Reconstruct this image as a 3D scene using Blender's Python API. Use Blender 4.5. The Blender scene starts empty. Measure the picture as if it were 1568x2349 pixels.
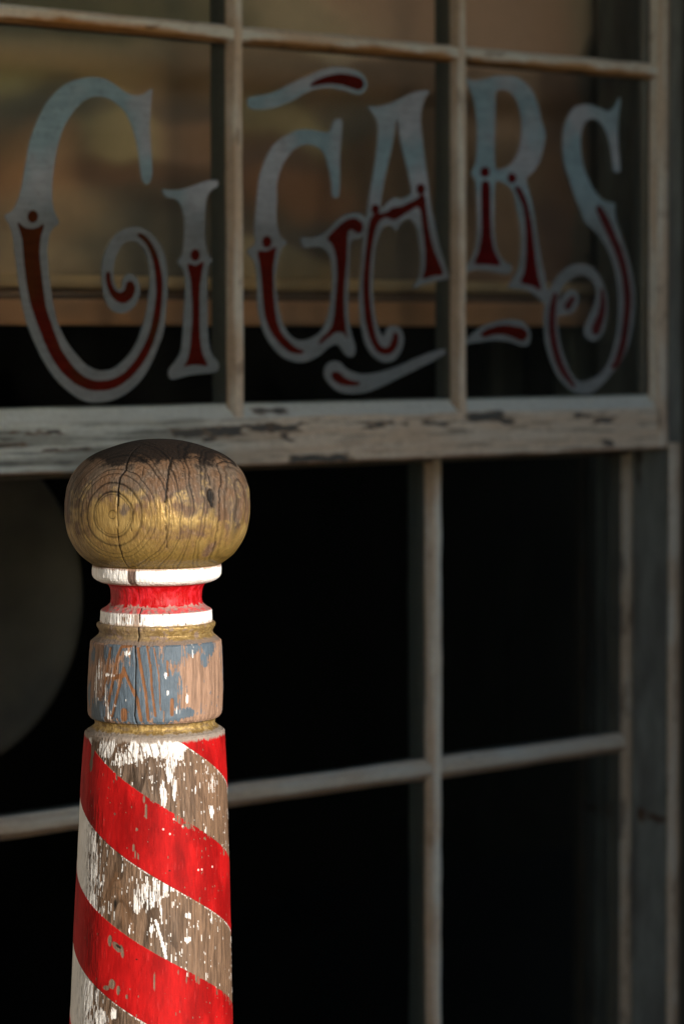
import bpy, math, random
import numpy as np
from mathutils import Vector
random.seed(4)
sc = bpy.context.scene
COL = sc.collection

# ------------------------------------------------------------------ camera model
# world: X runs along the shop wall to the right, Y goes into the building, Z is up
W, H = 1568.0, 2349.0          # units in which the layout was measured
FPX = 6500.0
YAW, PITCH, ROLL = math.radians(41.367), math.radians(3.431), math.radians(-0.194)
CAM = np.array([-2.09, -2.555, 1.6])
F = np.array([math.sin(YAW)*math.cos(PITCH), math.cos(YAW)*math.cos(PITCH), -math.sin(PITCH)])
R_ = np.cross(F, [0, 0, 1]); R_ /= np.linalg.norm(R_); U_ = np.cross(R_, F)
RR = math.cos(ROLL)*R_ + math.sin(ROLL)*U_
UU = -math.sin(ROLL)*R_ + math.cos(ROLL)*U_

def ray(x, y):
    return F + (x-W/2)/FPX*RR - (y-H/2)/FPX*UU
def at(x, y, Y=0.0):
    """the point of the wall-parallel plane at depth Y measured at (x, y)"""
    d = ray(x, y); t = (Y-CAM[1])/d[1]
    return CAM + t*d

# ------------------------------------------------------------------ noise
def _hash(ix, iy, iz, seed):
    n = (ix*374761393 + iy*668265263 + iz*2147483647 + seed*974634777) & 0xffffffff
    n = ((n ^ (n >> 13))*1274126177) & 0xffffffff
    n = ((n ^ (n >> 16))*2246822519) & 0xffffffff
    return ((n ^ (n >> 15)) & 0xffffff)/float(0xffffff)
def vnoise(P, seed=0):
    P = np.asarray(P, dtype=np.float64)
    i = np.floor(P).astype(np.int64); f = P-i
    f = f*f*(3-2*f)
    r = 0
    for a in (0, 1):
        wx = f[:, 0] if a else 1-f[:, 0]
        for b in (0, 1):
            wy = f[:, 1] if b else 1-f[:, 1]
            for c in (0, 1):
                wz = f[:, 2] if c else 1-f[:, 2]
                r = r + wx*wy*wz*_hash(i[:, 0]+a, i[:, 1]+b, i[:, 2]+c, seed)
    return r
def fbm(P, octaves=4, seed=0, gain=0.5):
    s = 0; a = 1; t = 0; P = np.asarray(P, dtype=np.float64)
    for o in range(octaves):
        s = s + a*vnoise(P*(2.03**o)+o*17.3, seed+o*31); t += a; a *= gain
    return s/t
def sstep(a, b, x):
    t = np.clip((x-a)/(b-a), 0, 1); return t*t*(3-2*t)
def mix(a, b, t):
    t = np.asarray(t)
    if t.ndim == 1: t = t[:, None]
    return np.asarray(a)*(1-t) + np.asarray(b)*t

# ------------------------------------------------------------------ materials
def material(name, base=(.5, .5, .5), rough=.6, metal=0., attr=False, bump=0., bscale=(60, 60, 60),
             vary=0., spec=.4, coat=0.):
    m = bpy.data.materials.new(name); m.use_nodes = True
    nt = m.node_tree; b = nt.nodes['Principled BSDF']
    b.inputs['Roughness'].default_value = rough
    b.inputs['Metallic'].default_value = metal
    b.inputs['Specular IOR Level'].default_value = spec
    b.inputs['Coat Weight'].default_value = coat
    b.inputs['Coat Roughness'].default_value = .25
    tc = nt.nodes.new('ShaderNodeTexCoord')
    mp = nt.nodes.new('ShaderNodeMapping'); mp.inputs['Scale'].default_value = bscale
    nt.links.new(tc.outputs['Object'], mp.inputs['Vector'])
    nz = nt.nodes.new('ShaderNodeTexNoise'); nz.inputs['Scale'].default_value = 1.0
    nz.inputs['Detail'].default_value = 6
    nt.links.new(mp.outputs['Vector'], nz.inputs['Vector'])
    if attr:
        a = nt.nodes.new('ShaderNodeAttribute'); a.attribute_name = 'Col'; src = a.outputs['Color']
        a2 = nt.nodes.new('ShaderNodeAttribute'); a2.attribute_name = 'Surf'
        sp = nt.nodes.new('ShaderNodeSeparateColor'); nt.links.new(a2.outputs['Color'], sp.inputs['Color'])
        nt.links.new(sp.outputs['Red'], b.inputs['Roughness'])
        nt.links.new(sp.outputs['Green'], b.inputs['Metallic'])
        flat = nt.nodes.new('ShaderNodeMath'); flat.operation = 'MULTIPLY_ADD'; flat.inputs[1].default_value = -bump; flat.inputs[2].default_value = bump
        nt.links.new(sp.outputs['Blue'], flat.inputs[0])
    else:
        rgb = nt.nodes.new('ShaderNodeRGB'); rgb.outputs[0].default_value = (*base, 1); src = rgb.outputs[0]
    if vary > 0:
        mr = nt.nodes.new('ShaderNodeMapRange')
        mr.inputs['From Min'].default_value = .3; mr.inputs['From Max'].default_value = .7
        mr.inputs['To Min'].default_value = 1-vary; mr.inputs['To Max'].default_value = 1+vary
        nt.links.new(nz.outputs['Fac'], mr.inputs['Value'])
        mx = nt.nodes.new('ShaderNodeVectorMath'); mx.operation = 'SCALE'
        nt.links.new(src, mx.inputs[0]); nt.links.new(mr.outputs['Result'], mx.inputs['Scale'])
        src = mx.outputs[0]
    nt.links.new(src, b.inputs['Base Color'])
    if bump > 0:
        bp = nt.nodes.new('ShaderNodeBump'); bp.inputs['Strength'].default_value = bump
        bp.inputs['Distance'].default_value = .002
        if attr: nt.links.new(flat.outputs[0], bp.inputs['Strength'])
        nt.links.new(nz.outputs['Fac'], bp.inputs['Height']); nt.links.new(bp.outputs['Normal'], b.inputs['Normal'])
    return m

def glass_material(name, dust):
    m = bpy.data.materials.new(name); m.use_nodes = True
    nt = m.node_tree; nt.nodes.clear()
    out = nt.nodes.new('ShaderNodeOutputMaterial')
    tr = nt.nodes.new('ShaderNodeBsdfTransparent'); tr.inputs[0].default_value = (.95, .97, .96, 1)
    gl = nt.nodes.new('ShaderNodeBsdfGlossy'); gl.inputs['Roughness'].default_value = .02
    fr = nt.nodes.new('ShaderNodeFresnel'); fr.inputs['IOR'].default_value = 1.33
    mx = nt.nodes.new('ShaderNodeMixShader')
    nt.links.new(fr.outputs[0], mx.inputs[0]); nt.links.new(tr.outputs[0], mx.inputs[1]); nt.links.new(gl.outputs[0], mx.inputs[2])
    df = nt.nodes.new('ShaderNodeBsdfDiffuse'); df.inputs[0].default_value = (.5, .48, .42, 1)
    nz = nt.nodes.new('ShaderNodeTexNoise'); nz.inputs['Scale'].default_value = 9; nz.inputs['Detail'].default_value = 5
    tc = nt.nodes.new('ShaderNodeTexCoord'); nt.links.new(tc.outputs['Object'], nz.inputs['Vector'])
    mr = nt.nodes.new('ShaderNodeMapRange'); mr.inputs['From Min'].default_value = .35; mr.inputs['From Max'].default_value = .75
    mr.inputs['To Min'].default_value = 0; mr.inputs['To Max'].default_value = dust
    nt.links.new(nz.outputs['Fac'], mr.inputs['Value'])
    m2 = nt.nodes.new('ShaderNodeMixShader')
    nt.links.new(mr.outputs[0], m2.inputs[0]); nt.links.new(mx.outputs[0], m2.inputs[1]); nt.links.new(df.outputs[0], m2.inputs[2])
    nt.links.new(m2.outputs[0], out.inputs[0])
    return m

M = {}
M['pole'] = material('weathered_turned_wood', attr=True, spec=.16, bump=.55, bscale=(420, 420, 90), vary=.10)
M['frame'] = material('peeling_white_paint', attr=True, bump=.5, bscale=(130, 130, 130), vary=.08, spec=.25)
M['glass'] = glass_material('old_window_glass', .012)
M['glass_low'] = glass_material('lower_window_glass', .002)
M['letter'] = material('grey_white_sign_paint', attr=True, rough=.5, bump=.1, vary=.05, spec=.05)
M['panel'] = material('reflection_and_board_paint', attr=True, rough=.9, bump=.1, vary=.03, spec=.1)  # carries the painted pane reflections and the inner boards
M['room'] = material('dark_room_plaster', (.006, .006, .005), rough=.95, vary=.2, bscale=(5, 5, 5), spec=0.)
M['pan'] = material('dull_dark_metal', (.060, .054, .044), rough=.6, metal=.0, vary=.55, bscale=(9, 9, 9), bump=.05)
M['siding'] = material('old_grey_siding', (.22, .20, .17), rough=.8, vary=.2, bscale=(6, 60, 60), bump=.4)
M['jamb'] = material('shaded_grey_green_jamb_paint', attr=True, rough=.7, vary=.15, bscale=(60, 60, 25), bump=.3, spec=.2)
M['planks'] = material('dark_weathered_planks', (.10, .075, .05), rough=.85, vary=.3, bscale=(40, 40, 4), bump=.5, spec=.1)
M['ground'] = material('dusty_ground', (.15, .135, .12), rough=.95, vary=.25, bscale=(3, 3, 3), bump=.3, spec=.1)

# ------------------------------------------------------------------ mesh helpers
def empty(name, loc, label, cat, group=None):
    o = bpy.data.objects.new(name, None); COL.objects.link(o); o.location = loc
    o.empty_display_size = .05
    o['label'] = label; o['category'] = cat
    if group: o['group'] = group
    return o
def link(name, me, parent=None, label=None):
    o = bpy.data.objects.new(name, me); COL.objects.link(o)
    if parent is not None:
        loc = Vector((0, 0, 0)); p = parent
        while p is not None: loc += p.location; p = p.parent
        me.transform(__import__('mathutils').Matrix.Translation(-loc))
        o.parent = parent
    if label: o['label'] = label
    return o
def grid_mesh(name, V, nu, nv, mat, wrap_u=False, smooth=True, col=None, surf=None, extra=None):
    """V is (nv*nu,3), row-major: nv rows of nu points"""
    me = bpy.data.meshes.new(name)
    j, i = np.meshgrid(np.arange(nv-1), np.arange(nu if wrap_u else nu-1), indexing='ij')
    i2 = (i+1) % nu
    q = np.stack([j*nu+i, j*nu+i2, (j+1)*nu+i2, (j+1)*nu+i], -1).reshape(-1, 4)
    fl = q.reshape(-1).astype(np.int32); n = len(q)
    me.vertices.add(len(V)); me.vertices.foreach_set('co', V.astype(np.float32).reshape(-1))
    me.loops.add(len(fl)); me.loops.foreach_set('vertex_index', fl)
    me.polygons.add(n); me.polygons.foreach_set('loop_start', np.arange(0, n*4, 4, dtype=np.int32))
    me.polygons.foreach_set('loop_total', np.full(n, 4, dtype=np.int32))
    me.polygons.foreach_set('use_smooth', np.full(n, smooth))
    me.update(calc_edges=True); me.validate()
    put_attr(me, col, surf)
    me.materials.append(mat)
    return me
def put_attr(me, col, surf=None, n=None):
    n = len(me.vertices)
    if col is None: return
    a = me.attributes.new('Col', 'FLOAT_COLOR', 'POINT')
    c = np.ones((n, 4), dtype=np.float32); c[:, :3] = np.clip(col, 0, 1); a.data.foreach_set('color', c.reshape(-1))
    a = me.attributes.new('Surf', 'FLOAT_COLOR', 'POINT')
    c = np.ones((n, 4), dtype=np.float32); c[:, 0] = .65; c[:, 1] = 0; c[:, 2] = 0
    if surf is not None:
        c[:, 0] = surf[0]; c[:, 1] = surf[1]
        if len(surf) > 2: c[:, 2] = surf[2]
    a.data.foreach_set('color', c.reshape(-1))
def box_mesh(name, boxes, mat):
    v = []; f = []
    for (x0, x1, y0, y1, z0, z1) in boxes:
        b = len(v)
        v += [(x0, y0, z0), (x1, y0, z0), (x1, y1, z0), (x0, y1, z0), (x0, y0, z1), (x1, y0, z1), (x1, y1, z1), (x0, y1, z1)]
        f += [tuple(b+k for k in q) for q in ((0, 3, 2, 1), (4, 5, 6, 7), (0, 1, 5, 4), (1, 2, 6, 5), (2, 3, 7, 6), (3, 0, 4, 7))]
    me = bpy.data.meshes.new(name); me.from_pydata(v, [], f); me.materials.append(mat); me.update()
    return me

# ================================================================== THE BARBER POLE
ZP = 2.55
SC = ZP/FPX*1.0                      # metres for one measuring unit at the pole
Fh = np.array([math.sin(YAW), math.cos(YAW), 0.]); E1 = np.array([math.cos(YAW), -math.sin(YAW), 0.]); E2 = -Fh
def on_pole_plane(x, y):
    d = ray(x, y); return CAM + d*(ZP/(d@Fh))
P0 = on_pole_plane(361.6, 1155.); P1 = on_pole_plane(347.5, 2349.)
AX = (P1-P0); HL = np.linalg.norm(AX); 
def axis_pt(h):
    return P0[None, :] + (AX[None, :])*((np.asarray(h)-1155.)/(2349.-1155.))[:, None]
def ZY(z): return 974.9+z*.3292
prof_ball = [(101, 0.5), (102, 40), (104, 80), (110, 140), (122, 205), (140, 275), (160, 335), (188, 412), (215, 465), (240, 503), (285, 552), (320, 580), (350, 600), (390, 617), (430, 630), (490, 640), (550, 645), (620, 643), (700, 634), (760, 618), (800, 600), (850, 570), (895, 535), (935, 485), (966, 440)]
prof_ring1 = [(966, 440), (968, 449), (1000, 451), (1034, 449), (1052, 440), (1068, 420), (1083, 390), (1088, 365)]
prof_neck = [(1088, 365), (1098, 342), (1125, 324), (1160, 318), (1200, 318), (1232, 325), (1241, 333)]
prof_ring2 = [(1241, 333), (1256, 352), (1268, 372), (1276, 384), (1284, 388), (1355, 391), (1359, 392)]
prof_gold = [(1359, 392), (1362, 404), (1370, 413), (1385, 413), (1402, 404), (1420, 396), (1434, 396), (1448, 406), (1466, 426), (1482, 445)]
prof_blue = [(1482, 445), (1492, 457), (1560, 462), (1700, 469), (1820, 473), (1975, 470), (2000, 464), (2016, 452)]
prof_groove = [(2016, 452), (2026, 432), (2042, 421), (2060, 420), (2074, 428), (2092, 452), (2106, 474)]
prof_shaft = [(2106, 474), (2120, 487), (2280, 499), (2438, 509), (2738, 521), (3138, 536), (3538, 551), (4088, 569), (4300, 575)]
ALLP = prof_ball + prof_ring1[1:] + prof_neck[1:] + prof_ring2[1:] + prof_gold[1:] + prof_blue[1:] + prof_groove[1:] + prof_shaft[1:]
_h = np.array([ZY(a) for a, b in ALLP]); _r = np.array([b/3.038 for a, b in ALLP])
def Rat(h): return np.interp(h, _h, _r)
def XC(h): return 361.6 + (np.asarray(h)-1155.)/(2349.-1155.)*(347.5-361.6)

def A(x, y):
    """measured point -> (angle round the pole, height coordinate)"""
    h = float(y)
    for _ in range(6):
        R = float(Rat(h)); s = max(-.995, min(.995, (x-float(XC(h)))/max(R, 1)))
        th = math.asin(s); h = y - R*math.cos(th)*(h-743)/FPX
    return th, h
class Surf:
    """fields on the turned surface"""
    def __init__(s, th, h):
        s.th, s.h, s.R = th, h, Rat(h)
    def blob(s, x, y, rx, ry, rot=0.):
        t, h = A(x, y)
        d = (s.th-t+math.pi) % (2*math.pi)-math.pi
        a = d*s.R; b = s.h-h
        c, q = math.cos(rot), math.sin(rot)
        a, b = c*a+q*b, -q*a+c*b
        return 1-np.sqrt((a/rx)**2+(b/ry)**2)
    def line(s, pts, w):
        best = np.full(s.th.shape, 1e9)
        P = [A(x, y) for x, y in pts]
        for (t0, h0), (t1, h1) in zip(P[:-1], P[1:]):
            d = (s.th-t0+math.pi) % (2*math.pi)-math.pi
            a = d*s.R; b = s.h-h0
            ex = (t1-t0)*s.R; ey = h1-h0
            L = ex*ex+ey*ey+1e-9
            u = np.clip((a*ex+b*ey)/L, 0, 1)
            best = np.minimum(best, np.hypot(a-u*ex, b-u*ey))
        return w-best
def z1(x, y): return (114.7+x*.3292, 974.9+y*.3292)
def z2(x, y): return (114.7+x*.3292, 1376.4+y*.3292)
def z3(x, y): return (114.7+x*.3292, 1777.9+y*.3292)

NTH = 640
def lathe(name, prof, step, colour, parent, smooth_prof=True, label=None):
    h = np.array([ZY(a) for a, b in prof]); r = np.array([b/3.038 for a, b in prof])
    arc = np.concatenate([[0], np.cumsum(np.hypot(np.diff(h), np.diff(r)))])
    n = max(6, int(arc[-1]/step))
    a = np.linspace(0, arc[-1], n)
    if smooth_prof and len(prof) > 3:            # Catmull-Rom through the profile
        def cr(v):
            m = np.gradient(v, arc); k = np.clip(np.searchsorted(arc, a)-1, 0, len(arc)-2)
            L = arc[k+1]-arc[k]; t = (a-arc[k])/L
            return ((2*t**3-3*t**2+1)*v[k]+(t**3-2*t**2+t)*L*m[k]+(-2*t**3+3*t**2)*v[k+1]+(t**3-t**2)*L*m[k+1])
        hh = np.interp(a, arc, h) if False else cr(h); rr = cr(r)
        hh = np.maximum.accumulate(hh); rr = np.maximum(rr, .3)
    else:
        hh = np.interp(a, arc, h); rr = np.interp(a, arc, r)
    th = np.linspace(-math.pi, math.pi, NTH, endpoint=False)
    T, Hh = np.meshgrid(th, hh); _, Rr = np.meshgrid(th, rr)
    T = T.reshape(-1); Hh = Hh.reshape(-1); Rr = Rr.reshape(-1)
    L = np.stack([Rr*np.sin(T), Rr*np.cos(T), Hh-1155.], -1)      # local coordinates in measuring units
    S = Surf(T, Hh)
    col, rough, metal, disp, *fl = colour(S, L)
    Rd = (Rr+disp)*SC
    V = axis_pt(Hh) + Rd[:, None]*(np.sin(T)[:, None]*E1[None, :]+np.cos(T)[:, None]*E2[None, :])
    me = grid_mesh(name, V, NTH, n, M['pole'], wrap_u=True, col=col, surf=(rough, metal, *fl))
    return link(name, me, parent, label)

base_xy = axis_pt(np.array([1155.+(P0[2]/abs(AX[2]))*(2349-1155)]))[0]
pole = empty('barber_pole', (float(base_xy[0]), float(base_xy[1]), 0.), 'weathered wooden barber pole with gilded ball top and red spiral stripes', 'barber pole')

def grain(L, px=0., py=-260., sp=9., seed=3, tilt=.03):
    """growth rings of a squared log whose pith lies off the pole's axis"""
    n = fbm(L*np.array([.010, .010, .0022]), 3, seed)
    x = L[:, 0]-px-tilt*(L[:, 2]-900); y = L[:, 1]-py
    d = np.hypot(x, y)+(n-.5)*85
    f = (d/sp) % 1.
    return f, d
WOOD_D = np.array([.050, .032, .020]); WOOD_L = np.array([.23, .148, .094]); WOOD_G = np.array([.20, .145, .105])
def wood_colour(L, seed=3, warm=.5, px=0., py=-260., sp=9.):
    f, d = grain(L, px, py, sp, seed)
    fine = fbm(L*np.array([.35, .35, .012]), 4, seed+9)
    late = sstep(.55, .9, f)*(1-sstep(.92, 1., f))
    c = mix(WOOD_L, WOOD_G, sstep(.35, .65, fbm(L*np.array([.02, .02, .006]), 3, seed+4))*(1-warm*.6))
    c = mix(c, WOOD_D, np.clip(late*.70+sstep(.48, .75, fine)*.6, 0, 1))
    c = c*(0.5+.7*sstep(.36, .64, fine))[:, None]
    disp = -late*.35-sstep(.55, .8, fine)*.4
    return c, disp, late, fine

WHITE = np.array([.86, .83, .79]); REDP = np.array([.80, .009, .009]); GOLD = np.array([.30, .185, .055]); BLUE = np.array([.090, .118, .145])
DARK = np.array([.010, .007, .005])

def crack_apply(col, disp, f, w=1.5, depth=3.0):
    k = sstep(-.4, .9, f)
    return mix(col, DARK, k), disp-k*depth

def col_ball(S, L):
    th, h = S.th, S.h
    n1 = fbm(L*.035, 4, 11); n2 = fbm(L*np.array([.12, .12, .12]), 4, 12)
    fine = fbm(L*np.array([.5, .5, .06]), 3, 13)
    # growth rings about a horizontal pith that leaves the ball left of centre
    t0, h0 = A(*z1(482, 628)); R0 = float(Rat(h0))
    Q = np.array([R0*math.sin(t0), R0*math.cos(t0), h0-1155.])
    N = np.array([math.sin(t0)*.93, math.cos(t0), .05]); N /= np.linalg.norm(N)
    D = L-Q; al = D@N; perp = D-al[:, None]*N[None, :]
    d = np.sqrt((perp**2).sum(1)*1.0)
    d = d*(1+.07*(fbm(L*.012, 2, 15)-.5)*2)+(n2-.5)*2.4+(n1-.5)*5
    rings = [9, 44, 50, 70, 90, 100, 109, 117, 125, 131, 137, 143, 148, 153, 158, 163, 168, 173, 178, 183, 188, 193, 198, 204, 210, 216, 222, 229, 236]
    g = np.zeros(len(th))
    for k, r in enumerate(rings):
        g = np.maximum(g, np.exp(-((d-r)/(2.6 if k in (2, 3) else (1.0 if k % 2 else 1.4)))**2)*(.95 if k in (0, 1, 2, 3, 5) else .6+.4*math.sin(k*1.7)))
    upper = sstep(40, -70, h-1175.)
    g = g*(.75+.25*upper)*sstep(.1, .4, n1+.18)
    wood = mix(np.array([.125, .072, .040]), np.array([.105, .076, .053]), sstep(.35, .65, n1))
    wood = mix(wood, np.array([.24, .165, .12]), sstep(.55, .8, fine)*.6)
    gold = mix(GOLD*.9, np.array([.36, .24, .085]), sstep(.35, .75, n1))
    gold = mix(gold, np.array([.17, .105, .020]), sstep(1215, 1290, h+(n1-.5)*60)*.8)
    # gilding survives on the lower half and in islands higher up
    gm = (h-1150.)/75.+(n1-.5)*3.2+(n2-.5)*1.2+(fine-.5)*.9
    gm = gm+1.5*np.clip(S.blob(*z1(480, 640), 95, 62), 0, 1)+1.3*np.clip(S.blob(*z1(830, 600), 60, 45), 0, 1)
    gm = gm-2.2*np.clip(S.blob(*z1(560, 610), 18, 30), 0, 1)-1.4*np.clip(S.blob(*z1(1200, 480), 40, 60), 0, 1)-1.6*np.clip(S.blob(*z1(140, 520), 40, 70), 0, 1)
    gm = gm-1.6*np.clip(S.blob(*z1(1300, 650), 40, 50), 0, 1)-1.8*np.clip(S.blob(*z1(1130, 870), 26, 22), 0, 1)
    gk = sstep(-.25, .55, gm)*(.55+.45*sstep(.2, 1.4, gm))
    col = mix(wood, gold, gk)
    # shade on the crown, painted into the colour
    crown_shade = sstep(-.12, .12, (1058.-h)/60.+(n1-.5)*.9+(fine-.5)*.35)
    col = mix(col, np.array([.010, .006, .004]), crown_shade*.96)
    col = mix(col, col*.16, np.clip(g*1.05, 0, 1))
    radial = sstep(.62, .8, fbm(L*np.array([.3, .3, .03]), 3, 21))*upper
    col = mix(col, col*.35, radial*.7)
    disp = -g*1.0-radial*.5+(n2-.5)*.35+(n1-.5)*1.6*sstep(1020, 1090, h)
    w = (fbm(L*.12, 3, 30)-.5)*2.6
    for pts, wd in (([z1(625, 165), z1(580, 240), z1(568, 320), z1(530, 370), z1(520, 560)], 2.5),
                    ([z1(517, 560), z1(520, 700), z1(522, 820), z1(545, 920), z1(575, 985)], 1.2),
                    ([z1(878, 235), z1(862, 300), z1(852, 420), z1(843, 540)], 2.5),
                    ([z1(843, 540), z1(846, 700), z1(852, 860)], .9),
                    ([z1(700, 250), z1(680, 380)], .8), ([z1(625, 380), z1(622, 560), z1(612, 740)], .6),
                    ([z1(952, 255), z1(955, 370)], .7), ([z1(1120, 345), z1(1140, 420)], 1.4),
                    ([z1(1000, 520), z1(1003, 690)], .6)):
        f = S.line(pts, wd)+w*.35
        col, disp = crack_apply(col, disp, f, depth=3.0)
    hole = np.maximum(S.blob(*z1(1144, 500), 9.5, 17), S.blob(*z1(1150, 545), 5, 12, -.2))
    col, disp = crack_apply(col, disp, hole*3, depth=5)
    halo = np.clip(S.blob(*z1(1142, 540), 20, 50)*1.2, 0, 1); col = mix(col, col*.45, halo*.7)
    rough = .38*gk+.60*(1-gk)+.3*crown_shade; metal = .28*gk*(1-crown_shade)*(1-g)
    return col, rough, metal, disp

def col_ring1(S, L):
    n = fbm(L*np.array([.12, .12, .05]), 4, 40)
    col = np.tile(WHITE*1.06, (len(S.th), 1))*(.94+.12*n)[:, None]
    back = sstep(.60, .72, fbm(L*np.array([.05, .05, .03]), 3, 41))*.25
    col = mix(col, np.array([.5, .38, .3]), back)
    t0, _ = A(*z1(570, 1040)); t1, _ = A(*z1(626, 1040))
    chip = sstep(-.01, .006, S.th-t0)*sstep(.01, -.006, S.th-t1)
    chip2 = sstep(.0, .5, S.line([z1(612, 985), z1(612, 1080)], 3.2))
    col = mix(col, np.array([.17, .11, .085]), chip)
    col = mix(col, np.array([.07, .045, .035]), chip*sstep(.4, .7, fbm(L*np.array([.4, .4, .05]), 3, 43)))
    gr = np.maximum(sstep(ZY(1066), ZY(1082), S.h+(n-.5)*8), sstep(ZY(984), ZY(970), S.h+(n-.5)*9)); col = mix(col, np.array([.34, .20, .13]), gr*.8)
    disp = -chip*1.2+(n-.5)*1.6
    return col, np.full(len(S.th), .5), np.zeros(len(S.th)), disp

def col_neck(S, L):
    n = fbm(L*np.array([.09, .09, .07]), 4, 50); n2 = fbm(L*np.array([.3, .3, .03]), 3, 51)
    col = mix(np.array([.36, .003, .004]), np.array([.55, .02, .03]), sstep(.35, .75, n))
    worn = sstep(-.05, .12, (S.h-ZY(1232)+(n-.5)*26+(n2-.5)*8)/22.)
    col = mix(col, np.array([.36, .20, .17]), worn)
    f = S.line([z1(612, 1085), z1(640, 1160), z1(655, 1245)], 1.3)+(n2-.5)
    col = mix(col, col*.3, sstep(-.5, .8, f)*.8)
    return col, np.full(len(S.th), .45), np.zeros(len(S.th)), (n-.5)*1.0

def col_ring2(S, L):
    n = fbm(L*np.array([.12, .12, .05]), 4, 60); st = fbm(L*np.array([.75, .75, .02]), 3, 61)
    col = np.tile(WHITE*1.06, (len(S.th), 1))*(.94+.12*n)[:, None]
    slope = sstep(ZY(1285), ZY(1272), S.h)                       # the chamfer above lost its paint
    col = mix(col, mix(np.array([.34, .19, .17]), np.array([.55, .09, .09]), sstep(.45, .6, n)), slope)
    dens = .10+.55*np.clip(S.blob(*z1(560, 1330), 42, 60)*1.6, 0, 1)+.25*np.clip(S.blob(*z1(700, 1330), 30, 60)*1.5, 0, 1)
    dens = dens+.7*np.clip(S.blob(*z1(1115, 1320), 6, 40)*2, 0, 1)
    bare = sstep(0, .06, st-(.72-.26*dens))*(1-slope)
    col = mix(col, np.array([.20, .12, .075]), bare)
    k = np.clip(S.blob(*z1(632, 1330), 9, 60)*3, 0, 1)*(1-slope)
    col = mix(col, np.array([.25, .15, .10]), k*.8)
    gr = sstep(ZY(1346), ZY(1357), S.h+(n-.5)*14)*(1-slope); col = mix(col, np.array([.36, .24, .16]), gr*.75)
    disp = -bare*.7+(n-.5)*1.5
    for p in ((812, 1322), (855, 1310), (965, 1383)):
        col = mix(col, DARK, sstep(0, .4, S.blob(*z1(*p), 1.6, 3.5))*.8)
    f = S.line([z1(660, 1225), z1(655, 1300), z1(652, 1370)], 1.6)+(st-.5)*1.5
    col, disp = crack_apply(col, disp, f)
    return col, np.full(len(S.th), .55), np.zeros(len(S.th)), disp

def col_gold(S, L):
    n = fbm(L*np.array([.07, .07, .12]), 4, 70); n2 = fbm(L*np.array([.16, .16, .3]), 3, 71)
    w = mix(np.array([.24, .16, .11]), np.array([.16, .135, .115]), n)
    g = mix(np.array([.24, .155, .055]), np.array([.38, .26, .10]), sstep(.4, .7, n2))
    lowrim = sstep(ZY(1448), ZY(1466), S.h+(n-.5)*10)
    gk = sstep(.30, .44, n)*(1-lowrim)*(.55+.45*sstep(-40, 40, S.th*S.R))
    col = mix(w, g, gk)
    groove = np.exp(-((S.h-ZY(1424))/2.6)**2)
    col = mix(col, col*.45, groove*.5)
    f = S.line([z1(650, 1370), z1(642, 1500)], 1.7)+(n2-.5)
    disp = (n2-.5)*.8+(n-.5)*.8
    col, disp = crack_apply(col, disp, f)
    return col, .6-.2*gk, .3*gk, disp

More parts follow.
